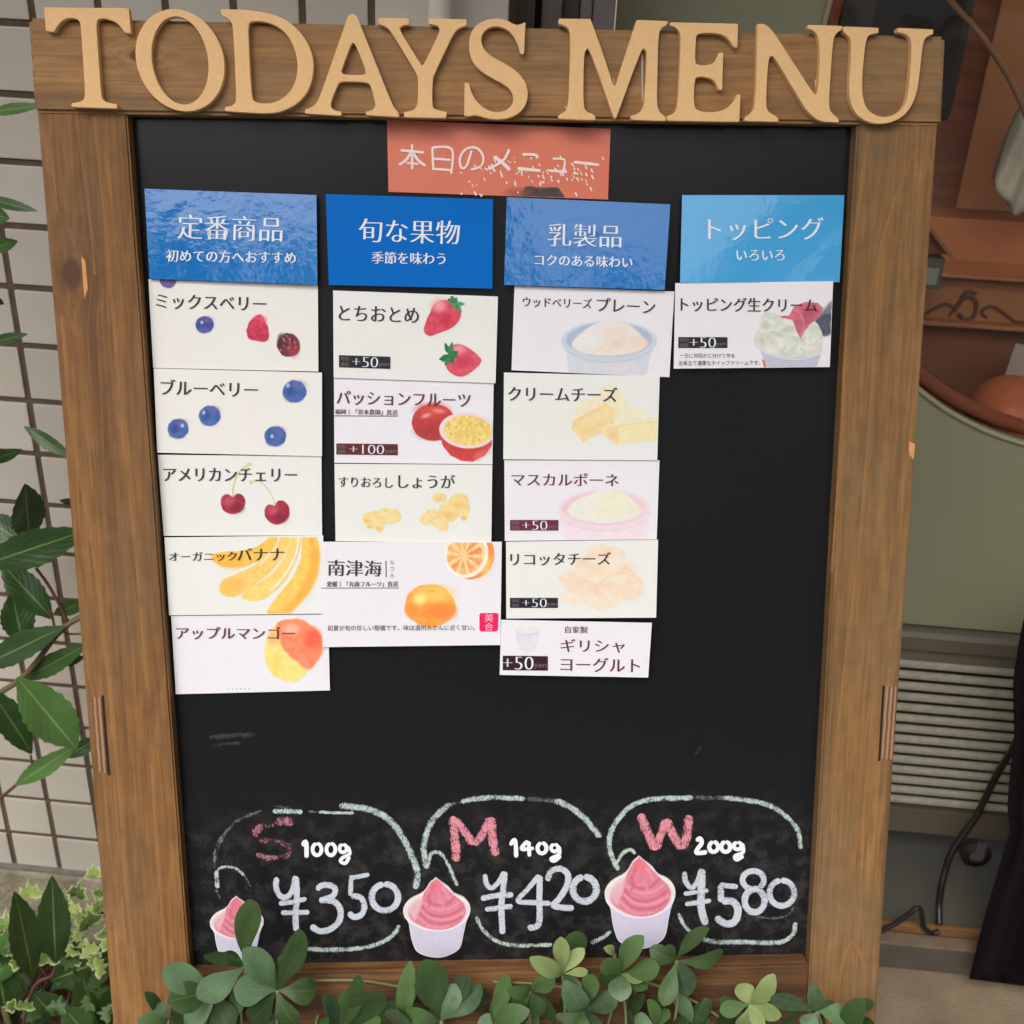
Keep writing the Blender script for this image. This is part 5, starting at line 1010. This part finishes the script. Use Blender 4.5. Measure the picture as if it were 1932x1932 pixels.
price_tag(e_, og, ht, 948.5, 1237, 1033.6, 1264.5, 'tag_plum', '+50', 949.8, 1005.5, 24, 1007.5, 1031, 9.5, dy=1)
# column 4
e_, og, ht, _ = card('menu_card', [(1274, 534), (1572, 530.6), (1565.6, 692.5), (1271, 695.6)], 3, cm['c'], 'white card with a photo of whipped cream and a pink scoop in a paper cup', grp=G1)
p_ = Patch(A7, 840, 1140, 1592, 1785, COOL)
p_.poly([(1380, 1360), (1480, 1270), (1545, 1180), (1600, 1130), (1600, 1450), (1520, 1480), (1410, 1440)], (120, 124, 134), 40, 10, .95, smooth=False, tex=40); p_.poly([(1410, 1390), (1470, 1300), (1580, 1290), (1570, 1440), (1490, 1475), (1420, 1440)], (74, 82, 96), 26, 12, .9, tex=60)
p_.poly([(895, 1570), (935, 1650), (965, 1790), (1435, 1790), (1485, 1620), (1400, 1560)], (196, 196, 212), 8, 2, smooth=False, tex=14)
p_.poly([(950, 1265), (1050, 1275), (1150, 1310), (1250, 1340), (1400, 1330), (1480, 1430), (1495, 1560), (1470, 1640), (1300, 1680), (1150, 1682), (1000, 1640), (890, 1590), (862, 1500), (905, 1400)], (216, 220, 206), 12, 8, tex=30)
for k in range(60):
    a = random.uniform(0, 6.28); r_ = math.sqrt(random.random()); x, y = 1180 + 270 * r_ * math.cos(a), 1490 + 160 * r_ * math.sin(a)
    p_.ell(x, y, random.uniform(18, 55), random.uniform(12, 28), random.choice([(232, 234, 226), (196, 202, 180), (222, 226, 214), (206, 212, 196), (238, 238, 234)]), 26, 8, .7, rot=random.uniform(-50, 50))
p_.line([(900, 1600), (1000, 1650), (1160, 1690), (1320, 1690), (1480, 1640)], 12, (226, 226, 232), 10)
p_.poly([(1090, 1300), (1180, 1290), (1230, 1210), (1330, 1165), (1450, 1175), (1500, 1225), (1470, 1300), (1390, 1360), (1330, 1430), (1290, 1505), (1260, 1450), (1215, 1330), (1140, 1320)], (208, 108, 124), 8, 4, tex=40, smooth=False); p_.ell(1360, 1270, 60, 90, (176, 84, 98), 60, 8, .7, rot=40); p_.line([(1230, 1230), (1290, 1280), (1320, 1380), (1290, 1490)], 16, (222, 132, 146), 20); p_.line([(1430, 1190), (1380, 1280), (1320, 1370)], 14, (190, 92, 110), 18)
p_.poly([(935, 1700), (955, 1705), (972, 1770), (950, 1770)], (222, 110, 92), 8, 2, smooth=False)
p_.clip([(135, 995), (1588, 978), (1557, 1765), (120, 1780)]); p_.build('photo_print', ht + PH, e_, og)
tl('title_text', 'トッピング生クリーム', 1284.8, 574, 1541, 576, 26, 'ink', up=.0002); tl('small_text', '一日に何回かに分けて作る', 1282.7, 671, 1386, 671, 8.5, 'ink', off=0, smear=0); tl('small_text', '出来立て濃厚なホイップクリームです。', 1280.7, 685, 1434, 684.5, 9, 'ink', off=0, smear=0)
price_tag(e_, og, ht, 1279.7, 636, 1372.6, 656.5, 'tag_black', '+50', 1302, 1350, 19, 1351.5, 1370.5, 7.5, 1282, 1299, 0)

CH[0] = lambda UV: 0.0
# ------------------------------------------------------------------ the ice cream cutouts
OUT = [(365, 855), (400, 880), (470, 930), (520, 985), (600, 1020), (650, 1080), (657, 1150), (625, 1230), (602, 1330), (580, 1430), (540, 1482), (460, 1522), (380, 1536), (280, 1522), (200, 1482), (165, 1410), (145, 1330), (130, 1240), (92, 1180), (88, 1110), (140, 1040), (232, 992), (272, 960), (310, 900), (345, 870)]
def cutout(fr, sy, label, lev):
    # the traced cup, stretched by sy upright about its base (1536)
    def ty(P): return [(x, 1536 + (y - 1536) * sy) for x, y in P]
    ht = .0016 + lev * .0002; q_ = catmull(ty(OUT), 4, True); UV = q_ * fr[2] + np.array(fr[:2]); c_ = BLl(*UV.mean(0), ht); og = np.array([c_[0], c_[1], 0.])
    e_ = empty('ice_cream_cutout', MB @ Matrix.Translation(tuple(float(x) for x in og))); tag(e_, label, 'cutout picture', 'ice cream cup cutouts on the blackboard')
    T_ = BLa(UV, ht) - og; n_ = len(T_); Bt = T_.copy(); Bt[:, 2] = .0004
    mesh_obj('paper_backing', list(T_) + list(Bt), [tuple(range(n_))[::-1]] + [(i, (i + 1) % n_, n_ + (i + 1) % n_, n_ + i) for i in range(n_)], M['cut_edge'], e_)
    p_ = Patch(fr, 80, 1536 - 690 * sy, 665, 1545, (216, 206, 208), .8); Y = lambda *P: ty(P)
    def Ey(x, y): return x, 1536 + (y - 1536) * sy
    p_.poly(Y((130, 1215), (145, 1330), (165, 1410), (200, 1480), (280, 1520), (380, 1532), (460, 1518), (540, 1478), (580, 1420), (602, 1320), (622, 1220), (400, 1300)), (206, 202, 222), 8, 2, tex=8, smooth=False)
    x, y = Ey(372, 1150); p_.ell(x, y, 276, 150 * sy, (226, 216, 218), 8, 2, tex=6); p_.ell(x, y - 4, 246, 128 * sy, (220, 178, 186), 12, 3, tex=10)
    p_.poly(Y((365, 862), (395, 885), (440, 925), (490, 975), (530, 1010), (600, 1070), (622, 1130), (600, 1200), (540, 1260), (440, 1298), (360, 1300), (250, 1270), (165, 1220), (130, 1160), (170, 1100), (232, 1050), (262, 985), (300, 920), (340, 872)), (218, 130, 148), 10, 4, tex=20)
    p_.poly(Y((130, 1150), (150, 1080), (235, 1020), (250, 1060), (215, 1150), (190, 1215)), (224, 184, 192), 34, 4, .8)
    dk_, lt_ = (196, 100, 122), (234, 160, 172)
    for P, w_, c in (([(350, 880), (330, 960), (300, 1020)], 18, (204, 104, 122)), ([(375, 875), (400, 950), (420, 1000)], 16, (228, 116, 130)), ([(290, 1040), (330, 1075), (400, 1090), (470, 1070), (520, 1020)], 20, dk_), ([(270, 1075), (330, 1115), (420, 1128), (500, 1105), (560, 1065)], 16, lt_), ([(250, 1100), (300, 1160), (400, 1185), (500, 1165), (590, 1110)], 20, dk_), ([(250, 1140), (320, 1195), (420, 1212), (520, 1190), (600, 1150)], 16, lt_), ([(230, 1160), (300, 1225), (400, 1245), (500, 1230), (580, 1190)], 18, dk_), ([(215, 1190), (300, 1262), (400, 1278), (480, 1265)], 14, lt_), ([(380, 900), (440, 960), (480, 1030)], 16, lt_), ([(300, 1000), (320, 1060), (300, 1100)], 16, dk_), ([(400, 1040), (430, 1090), (400, 1140)], 26, (228, 142, 158))):
        p_.line(ty(P), w_, c, 22, 3, .8, 10)
    p_.poly(Y((355, 862), (380, 868), (420, 920), (400, 960), (350, 950), (320, 930)), (232, 112, 126), 34, 4, .6)
    p_.line(ty([(140, 1230), (240, 1295), (370, 1318), (500, 1300), (605, 1225)]), 12, (206, 198, 220), 14, 0, .7, 4); p_.line(ty([(95, 1170), (150, 1235), (260, 1290), (370, 1305), (490, 1290), (600, 1230), (650, 1150)]), 12, (240, 232, 234), 8, 0, .9, 4)
    cl = catmull(ty(OUT), 4, True); cc_ = cl.mean(0); p_.clip(list(cc_ + (cl - cc_) * .985)); p_.build('cup_print', ht + .0003, e_, og)
M['print2'] = M['print']
def fr_for(u0, u1, vbot): k = (u1 - u0) / 569.; return (u0 - 88 * k, vbot - 1536 * k, k)
cutout(fr_for(396.5, 497, 1812), 1.0 * 120 / 120, 'smallest paper cutout of a pink ice cream cup, half hidden by leaves below the S', 0)
cutout(fr_for(761.5, 887, 1806.8), 1.0, 'paper cutout of a pink ice cream cup between ¥350 and ¥420, middle of three', 1)
cutout(fr_for(1141.8, 1274, 1790), 1.10, 'largest paper cutout of a pink ice cream cup, left of ¥580', 2)

# ------------------------------------------------------------------ plants
def leaf_mat(name, c1, c2, rib, rough=.45, trans=.15, edgec=None, vein=.05):
    m = bpy.data.materials.new(name); m.use_nodes = True; t = m.node_tree; N = t.nodes; K = t.links; p = N['Principled BSDF']
    p.inputs['Roughness'].default_value = rough; p.inputs['Specular IOR Level'].default_value = .4
    tc = N.new('ShaderNodeTexCoord'); oi = N.new('ShaderNodeObjectInfo'); n = N.new('ShaderNodeTexNoise'); n.inputs['Scale'].default_value = 55; n.inputs['Detail'].default_value = 7; n.inputs['Roughness'].default_value = .65
    K.new(tc.outputs['Object'], n.inputs['Vector'])
    ad = N.new('ShaderNodeMath'); ad.operation = 'MULTIPLY_ADD'; ad.inputs[1].default_value = .75; K.new(oi.outputs['Random'], ad.inputs[0]); K.new(n.outputs['Fac'], ad.inputs[2])
    rr = N.new('ShaderNodeMapRange'); rr.inputs[1].default_value = .4; rr.inputs[2].default_value = 1.25; K.new(ad.outputs[0], rr.inputs[0])
    mx = N.new('ShaderNodeMix'); mx.data_type = 'RGBA'; mx.inputs[6].default_value = c1; mx.inputs[7].default_value = c2; K.new(rr.outputs[0], mx.inputs[0]); col = mx.outputs[2]
    uv = N.new('ShaderNodeUVMap'); uv.uv_map = 'leaf'; sx = N.new('ShaderNodeSeparateXYZ'); K.new(uv.outputs[0], sx.inputs[0])
    ab = N.new('ShaderNodeMath'); ab.operation = 'ABSOLUTE'; K.new(sx.outputs['X'], ab.inputs[0])
    r1_ = N.new('ShaderNodeMapRange'); r1_.inputs[1].default_value = .0; r1_.inputs[2].default_value = .075; r1_.inputs[3].default_value = .8; r1_.inputs[4].default_value = 0; K.new(ab.outputs[0], r1_.inputs[0])
    m2 = N.new('ShaderNodeMix'); m2.data_type = 'RGBA'; m2.inputs[7].default_value = rib; K.new(r1_.outputs[0], m2.inputs[0]); K.new(col, m2.inputs[6]); col = m2.outputs[2]
    # side veins: relief only
    vm_ = N.new('ShaderNodeMath'); vm_.operation = 'MULTIPLY_ADD'; vm_.inputs[1].default_value = -.35; K.new(ab.outputs[0], vm_.inputs[0]); K.new(sx.outputs['Y'], vm_.inputs[2])
    m9 = N.new('ShaderNodeMath'); m9.operation = 'MULTIPLY'; m9.inputs[1].default_value = 52; K.new(vm_.outputs[0], m9.inputs[0]); sn = N.new('ShaderNodeMath'); sn.operation = 'SINE'; K.new(m9.outputs[0], sn.inputs[0])
    bp = N.new('ShaderNodeBump'); bp.inputs['Strength'].default_value = vein; bp.inputs['Distance'].default_value = .0008; K.new(sn.outputs[0], bp.inputs['Height']); K.new(bp.outputs[0], p.inputs['Normal'])
    if edgec:
        n4 = N.new('ShaderNodeTexNoise'); n4.inputs['Scale'].default_value = 110; K.new(tc.outputs['Object'], n4.inputs['Vector'])
        a4 = N.new('ShaderNodeMath'); a4.operation = 'MULTIPLY_ADD'; a4.inputs[1].default_value = .9; K.new(n4.outputs['Fac'], a4.inputs[0]); K.new(ab.outputs[0], a4.inputs[2])
        r4 = N.new('ShaderNodeMapRange'); r4.inputs[1].default_value = 1.05; r4.inputs[2].default_value = 1.2; K.new(a4.outputs[0], r4.inputs[0])
        m4 = N.new('ShaderNodeMix'); m4.data_type = 'RGBA'; m4.inputs[7].default_value = edgec; K.new(r4.outputs[0], m4.inputs[0]); K.new(col, m4.inputs[6]); col = m4.outputs[2]
    K.new(col, p.inputs['Base Color'])
    tl_ = N.new('ShaderNodeBsdfTranslucent'); K.new(col, tl_.inputs[0]); ms_ = N.new('ShaderNodeMixShader'); ms_.inputs[0].default_value = trans
    K.new(p.outputs[0], ms_.inputs[1]); K.new(tl_.outputs[0], ms_.inputs[2]); K.new(ms_.outputs[0], N['Material Output'].inputs[0])
    return m
LM = {'mid': leaf_mat('garland leaf', L(54, 76, 38), L(92, 122, 70), L(88, 120, 70), .5, .2, None, .02), 'light': leaf_mat('pale garland leaf', L(122, 144, 84), L(154, 172, 112), L(132, 150, 92), .55, .25, None, .02), 'dark': leaf_mat('dark garland leaf', L(40, 60, 30), L(66, 92, 48), L(64, 90, 50), .5, .15, None, .02),
      'grey': leaf_mat('grey green leaf', L(60, 82, 54), L(106, 138, 98), L(98, 130, 90), .5, .15, None, .02),
      'bay': leaf_mat('bay leaf', L(42, 66, 32), L(62, 92, 46), L(134, 154, 92), .32, .12, None, .12), 'bay_l': leaf_mat('light bay leaf', L(84, 122, 62), L(96, 134, 72), L(160, 184, 120), .35, .2, None, .12),
      'ivy': leaf_mat('ivy leaf', L(84, 112, 54), L(124, 150, 76), L(158, 178, 112), .45, .2, L(188, 198, 138)), 'ivy_l': leaf_mat('young ivy leaf', L(150, 178, 84), L(174, 196, 108), L(196, 212, 140), .45, .3, L(206, 214, 160))}
OB = [(0, .06), (.1, .13), (.22, .32), (.36, .62), (.5, .87), (.64, 1), (.77, .95), (.88, .74), (.95, .5), (.985, .3), (1, .12)]            # obovate
EL_ = [(0, .05), (.08, .3), (.22, .68), (.4, .95), (.55, 1), (.7, .86), (.85, .52), (.94, .24), (1, .02)]           # elliptic, pointed
EO = [(0, .06), (.1, .35), (.25, .72), (.45, .97), (.62, 1), (.78, .86), (.9, .58), (.97, .3), (1, .08)]
def leaf(parent, porg, base, tip, width, m, prof=EO, fold=.25, curl=.12, roll=0.0, serr=0, name='leaf', toward=None):
    base = np.asarray(base, float); tip = np.asarray(tip, float); ax = tip - base; ln = np.linalg.norm(ax); ax /= ln
    vw = (CAM - base) if toward is None else np.asarray(toward, float); vw = vw - ax * (vw @ ax); vw /= np.linalg.norm(vw) + 1e-9; sd_ = np.cross(vw, ax)
    c_, s_ = math.cos(roll), math.sin(roll); n_ = vw * c_ + sd_ * s_; sd_ = sd_ * c_ - vw * s_
    ts = np.array([p_[0] for p_ in prof]); wsx = np.array([p_[1] for p_ in prof]); nr = 19 if serr else 14
    tt = np.linspace(0, 1, nr); V = []; UV = []; Fc = []; cols = (-1, -.5, 0, .5, 1)
    tw = random.uniform(-.35, .35)
    for i, t_ in enumerate(tt):
        wv = np.interp(t_, ts, wsx) * width / 2
        if serr and 0 < i < nr - 1: wv *= 1 + (serr if i % 2 else -serr)
        z_ = curl * ln * (4 * t_ * (1 - t_) * .5 - t_ * t_ * .35)
        for c in cols:
            V.append(base + ax * (ln * t_) + sd_ * (wv * c) + n_ * (z_ - 0 + fold * wv * abs(c) - abs(c) ** 2 * fold * wv * .55 + tw * wv * c * t_ + .05 * wv * math.sin(9 * t_ + c * 3)) - porg); UV.append((c, t_))
    for i in range(nr - 1):
        for k in range(4): a = i * 5 + k; Fc.append((a, a + 1, a + 6, a + 5))
    o = mesh_obj(name, V, Fc, m, parent, True); me = o.data; uv = me.uv_layers.new(name='leaf')
    li = np.zeros(len(me.loops), np.int32); me.loops.foreach_get('vertex_index', li); uv.data.foreach_set('uv', np.array(UV)[li].ravel())
    return o
def Bw(u, v, h): return B2W(BLl(u, v, h))

# the plant in front of the sign: rosettes (centre, height over the panel, leaves(tip u, v, width, material))
pg = Bw(900, 2120, .03); pg[2] = max(0, pg[2])
gar = empty('leafy_plant', Matrix.Translation(tuple(float(x) for x in pg))); tag(gar, 'green trailing plant with rounded leaves growing across the foot of the sign', 'plant')
ros = [
 ((463, 1822), .035, [(468, 1696, 60, 'mid'), (384, 1800, 40, 'dark'), (372, 1884, 62, 'grey'), (420, 1800, 30, 'dark')]),
 ((523, 1868), .045, [(463, 1793, 60, 'grey'), (566, 1760, 62, 'mid'), (441, 1866, 66, 'grey'), (600, 1868, 56, 'mid'), (556, 1935, 54, 'mid'), (545, 1800, 44, 'dark'), (470, 1930, 50, 'dark')]),
 ((405, 1870), .030, [(308, 1832, 62, 'grey'), (318, 1890, 66, 'mid'), (350, 1940, 70, 'grey'), (430, 1945, 60, 'dark')]),
 ((318, 1925), .045, [(282, 1902, 44, 'grey'), (262, 1925, 34, 'mid'), (300, 1950, 30, 'mid')]),
 ((640, 1950), .050, [(612, 1878, 48, 'grey'), (655, 1868, 44, 'mid'), (712, 1870, 86, 'dark'), (676, 1848, 48, 'mid'), (720, 1930, 50, 'mid')]),
 ((760, 1950), .040, [(772, 1822, 38, 'mid'), (748, 1905, 60, 'grey'), (800, 1900, 50, 'dark')]),
 ((832, 1925), .050, [(800, 1812, 76, 'dark'), (858, 1858, 56, 'grey'), (908, 1862, 52, 'grey'), (768, 1908, 48, 'mid'), (884, 1840, 44, 'dark')]),
 ((930, 1940), .035, [(956, 1838, 40, 'mid'), (905, 1920, 44, 'grey'), (990, 1905, 46, 'mid'), (946, 1880, 40, 'dark')]),
 ((1062, 1838), .045, [(1058, 1768, 36, 'light'), (1008, 1812, 38, 'light'), (1100, 1790, 30, 'light'), (1094, 1878, 34, 'mid'), (1110, 1832, 20, 'light')]),
 ((1082, 1826), .022, [(1088, 1756, 56, 'dark'), (1040, 1850, 34, 'dark'), (1130, 1850, 30, 'dark')]),
 ((1000, 1868), .038, [(1040, 1842, 46, 'mid'), (962, 1868, 36, 'mid'), (1020, 1918, 40, 'dark'), (985, 1910, 40, 'mid')]),
 ((1100, 1906), .052, [(1070, 1858, 52, 'grey'), (1120, 1836, 40, 'mid'), (1166, 1882, 46, 'dark'), (1050, 1925, 46, 'grey'), (1092, 1950, 40, 'mid')]),
 ((1172, 1838), .042, [(1207, 1768, 44, 'mid'), (1140, 1812, 46, 'mid'), (1170, 1886, 50, 'grey'), (1246, 1826, 46, 'mid'), (1216, 1848, 38, 'light'), (1222, 1866, 36, 'mid'), (1130, 1850, 34, 'dark')]),
 ((1160, 1800), .026, [(1142, 1788, 22, 'light')]),
 ((1276, 1812), .045, [(1332, 1752, 40, 'mid'), (1368, 1800, 50, 'mid'), (1228, 1792, 40, 'mid'), (1300, 1880, 54, 'grey'), (1252, 1898, 40, 'mid'), (1256, 1786, 28, 'dark')]),
 ((1240, 1940), .045, [(1226, 1890, 36, 'mid'), (1196, 1920, 36, 'grey'), (1262, 1905, 34, 'mid')]),
 ((1415, 1894), .050, [(1394, 1856, 42, 'light'), (1460, 1846, 38, 'light'), (1474, 1916, 44, 'light'), (1400, 1940, 44, 'light'), (1358, 1908, 36, 'mid'), (1440, 1945, 30, 'light')]),
 ((1542, 1908), .055, [(1452, 1880, 38, 'grey'), (1534, 1862, 34, 'grey'), (1520, 1945, 44, 'grey'), (1600, 1925, 56, 'grey'), (1590, 1900, 40, 'mid')]),
 ((1600, 1960), .055, [(1622, 1892, 54, 'dark'), (1650, 1930, 46, 'dark'), (1575, 1935, 36, 'mid')]),
]
stemm = mat('plant stem', L(118, 122, 82), .6, noise=.1, nscale=80); stemm2 = mat('woody twig', L(150, 128, 96), .7)
for (c, h, lv) in ros:
    cw = Bw(c[0], c[1], h)
    for (tu, tv, wd, mm) in lv:
        dist = math.hypot(tu - c[0], tv - c[1]); k = .85 / F; h2 = h + random.uniform(-.012, .026)
        tw_ = Bw(tu, tv, h2); wdm = wd * .75 / F
        leaf(gar, pg, cw, tw_, wdm, LM[mm], OB if random.random() < .85 else EO, random.uniform(.1, .4), random.uniform(-.08, .32), random.uniform(-.75, .75))
    root = Bw(c[0] * .75 + 225 + random.uniform(-40, 40), 2075, .035); mid_ = Bw(c[0] + random.uniform(-14, 14), (c[1] + 2075) / 2, h * .8)
    tube('stem', [cw - pg, mid_ - pg, root - pg], .0012, stemm, gar, 6)
# long sprays lying along the rail
for pts in ([(590, 1850), (680, 1850), (760, 1862), (860, 1872)], [(930, 1852), (1010, 1856), (1090, 1866)], [(1380, 1938), (1330, 1900), (1262, 1868), (1200, 1846)], [(600, 1700 + 215), (596, 1945), (612, 1990)], [(1200, 1870), (1190, 1910), (1192, 1970)], [(1296, 1880), (1297, 1930), (1300, 2000)], [(1480, 1990), (1440, 1935), (1416, 1895)]):
    tube('stem', [Bw(a, b, .022) - pg for a, b in pts], .0011, stemm, gar, 6)
for k in range(56):     # smaller leaves behind, filling the lower edge
    u = random.uniform(300, 1600); v = random.uniform(1905, 1990); c = Bw(u, v, random.uniform(.014, .03)); a = random.uniform(-2.6, -.5); l_ = random.uniform(42, 70)
    leaf(gar, pg, c, Bw(u + l_ * math.cos(a), v + l_ * math.sin(a), random.uniform(.016, .045)), random.uniform(26, 44) * .74 / F, LM[random.choice(['dark', 'dark', 'mid', 'grey'])], OB, .25, random.uniform(0, .25), random.uniform(-.9, .9))

# bay shrub at the left, between sign and wall
YS = .93
sg = W(0, 1700, YS); sg[2] = 0
bay = empty('bay_shrub', Matrix.Translation(tuple(float(x) for x in sg))); tag(bay, 'dark green shrub with pointed toothed leaves before the tiled wall left of the sign', 'shrub')
bl = [((55, 1020), (47, 914), 66, 'bay', YS), ((-40, 1068), (165, 1000), 72, 'bay', YS - .03), ((48, 1028), (-30, 975), 60, 'bay', YS + .02), ((100, 1168), (0, 1060), 58, 'bay', YS), ((44, 1216), (22, 1118), 62, 'bay', YS + .01), ((122, 1182), (-40, 1260), 58, 'bay', YS - .01),
      ((38, 1282), (165, 1215), 40, 'bay', YS + .02), ((32, 1278), (146, 1414), 88, 'bay_l', YS - .05), ((60, 1422), (-20, 1300), 58, 'bay', YS - .01), ((28, 1482), (144, 1406), 38, 'bay_l', YS - .02), ((120, 1430), (190, 1390), 30, 'bay', YS + .03), ((140, 865), (44, 804), 28, 'bay', YS + .03), ((-30, 872), (42, 848), 26, 'bay', YS + .03),
      ((150, 948), (112, 944), 14, 'bay', YS), ((100, 1160), (170, 1130), 30, 'bay', YS + .03), ((-30, 215), (82, 198), 22, 'bay_l', YS), ((-40, 372), (70, 398), 22, 'bay', YS), ((-30, 400), (18, 412), 34, 'bay_l', YS), ((-30, 470), (34, 455), 28, 'bay_l', YS), ((-30, 650), (52, 630), 22, 'bay', YS), ((-20, 560), (8, 574), 14, 'bay', YS), ((100, 1250), (160, 1240), 24, 'bay', YS + .02),
      ((-10, 1130), (-70, 1020), 60, 'bay', YS), ((-20, 1330), (-110, 1250), 60, 'bay', YS), ((-30, 900), (-110, 820), 56, 'bay', YS),
      ((106, 1818), (98, 1656), 60, 'bay', YS - .10), ((62, 1846), (28, 1684), 60, 'bay', YS - .08), ((95, 1850), (220, 1800), 92, 'bay', YS - .05), ((150, 1830), (200, 1990), 100, 'bay', YS - .06), ((-10, 1860), (36, 1740), 66, 'bay_l', YS - .06), ((20, 1930), (-10, 1790), 70, 'bay', YS - .04), ((120, 1900), (170, 1960), 60, 'bay', YS - .08), ((60, 1870), (130, 1945), 70, 'bay', YS - .03), ((40, 1900), (-20, 1960), 60, 'bay', YS - .03)]
for (b0, t0, wd, mm, Y) in bl:
    pb, pt = W(*b0, Y), W(*t0, Y + random.uniform(-.03, .02)); sc_ = Y / wray(*b0)[1] / F
    leaf(bay, sg, pb, pt, wd * sc_, LM[mm], EL_, .3, random.uniform(.0, .12), random.uniform(-.3, .3), .045)
tw1 = mat('reddish twig', L(98, 62, 48), .6); tw2 = mat('olive branch', L(104, 96, 62), .7, noise=.2, nscale=60)
for pts, r, m in (([(-60, 1340), (40, 1280), (110, 1195), (150, 1165), (190, 1150)], .003, tw2), ([(128, 1172), (95, 1110), (68, 1072)], .0016, tw1), ([(104, 1190), (98, 1160), (94, 1150)], .0014, tw1), ([(-60, 1560), (-10, 1515), (34, 1478)], .0018, tw1), ([(62, 1455), (58, 1425)], .0012, tw1), ([(-60, 1340), (-55, 1500), (-40, 1700), (20, 1950), (30, 2050)], .0045, tw2), ([(-60, 1340), (-80, 1000), (-60, 600), (-40, 210)], .003, tw2), ([(106, 1816), (98, 1840), (60, 1870), (30, 2000)], .0018, tw1), ([(118, 1182), (124, 1195), (152, 1196)], .0012, tw1)):
    tube('branch', [W(a, b, YS - (.06 if b > 1750 else 0)) - sg for a, b in pts], r, m, bay, 8)

# ivy over the ground at the left
ig = W(120, 1900, YS - .05); ig[2] = 0
ivy = empty('ivy', Matrix.Translation(tuple(float(x) for x in ig))); tag(ivy, 'pale edged variegated ivy spilling over the ground at the lower left of the sign', 'ivy')
def ivy_leaf(c, size, ang, m, tilt=(0, 0)):
    pts = [(0, -.05), (.42, -.30), (.95, -.05), (.62, .30), (.55, .75), (.2, .62), (0, 1.25), (-.2, .62), (-.55, .75), (-.62, .30), (-.95, -.05), (-.42, -.30)]
    vw = CAM - c; vw /= np.linalg.norm(vw); rx = np.cross(vw, [0, 0, 1.]); rx /= np.linalg.norm(rx); up_ = np.cross(rx, vw)
    n_ = vw + rx * tilt[0] + up_ * tilt[1]; n_ /= np.linalg.norm(n_); rx = np.cross(n_, up_); rx /= np.linalg.norm(rx); up_ = np.cross(rx, n_) * -1; up_ = np.cross(n_, rx) * -1
    a = rx * math.cos(ang) + up_ * math.sin(ang); b = -rx * math.sin(ang) + up_ * math.cos(ang); s_ = size / 2
    P = catmull([(x, y, 0) for x, y in pts], 2, True)[:, :2]; V = [c + b * .25 * s_ - ig]; UV = [(0, .4)]
    for f_ in (.55, 1.0):
        for (x, y) in P: V.append(c + a * (x * s_ * f_) + b * ((.25 + (y - .25) * f_) * s_) + n_ * (.22 * s_ * f_ * abs(x) - .12 * s_ * f_ * f_) - ig); UV.append((f_ * (1 if x >= 0 else -1) * min(1, .25 + f_ * .75 + .0 * abs(x)), y))
    k_ = len(P); Fc = [(0, 1 + i, 1 + (i + 1) % k_) for i in range(k_)] + [(1 + i, 1 + k_ + i, 1 + k_ + (i + 1) % k_, 1 + (i + 1) % k_) for i in range(k_)]
    o = mesh_obj('leaf', V, Fc, m, ivy, True); me = o.data; uv = me.uv_layers.new(name='leaf'); li = np.zeros(len(me.loops), np.int32); me.loops.foreach_get('vertex_index', li); uv.data.foreach_set('uv', np.array(UV)[li].ravel())
def sc_at(u, v, Y): return Y / wray(u, v)[1] / F
for (u, v, s, a, mm, Y) in [(56, 1690, 58, .2, 'ivy_l', .90), (177, 1652, 40, .1, 'ivy_l', .92), (186, 1690, 34, .9, 'ivy', .92), (143, 1690, 50, .5, 'ivy', .95), (137, 1722, 44, .0, 'ivy_l', .9), (169, 1745, 66, -.4, 'ivy', .88), (132, 1775, 52, .8, 'ivy', .9), (170, 1797, 44, -.2, 'ivy_l', .87), (90, 1815, 48, .3, 'ivy', .86), (38, 1812, 50, -.8, 'ivy', .86), (10, 1750, 62, .3, 'ivy', .9), (190, 1712, 44, -.3, 'ivy', .9), (118, 1700, 40, .4, 'ivy', .93), (196, 1770, 44, .6, 'ivy', .9)]:
    ivy_leaf(W(u, v, Y), s * sc_at(u, v, Y), a, LM[mm], (random.uniform(-.4, .4), random.uniform(-.2, .5)))
for k in range(150):
    u = random.uniform(-160, 240); v = 1720 + 230 * random.random() ** .8; Y = random.uniform(.84, .99)
    if v < 1745 and u < 120: continue
    ivy_leaf(W(u, v, Y), random.uniform(24, 48) * sc_at(u, v, Y), random.uniform(-3, 3), LM[random.choice(['ivy', 'ivy', 'mid', 'dark', 'ivy_l', 'dark', 'bay'])], (random.uniform(-.7, .7), random.uniform(-.5, .9)))
for k in range(12):
    u = random.uniform(-40, 220); pts = [W(u + random.uniform(-30, 30) * i, 1960 - i * 60, .93 + random.uniform(-.03, .03)) - ig for i in range(4)]
    tube('stem', pts, .0011, tw1, ivy, 5)
soil = mat('dark soil', L(58, 46, 36), .95, .1, noise=.4, nscale=50, bump=1, bscale=120)
sx0, sx1 = W(-400, 1900, .95)[0], W(330, 1900, .95)[0]
so = mesh_obj('soil_bed', [(sx0 + (sx1 - sx0) * i / 20, .62 + .40 * j / 10, .012 + .03 * math.sin(j / 10 * math.pi) + .008 * math.sin(i * 1.7 + j * 2.1)) for j in range(11) for i in range(21)], [(j * 21 + i, j * 21 + i + 1, (j + 1) * 21 + i + 1, (j + 1) * 21 + i) for j in range(10) for i in range(20)], soil, None, True); tag(so, kind='structure')
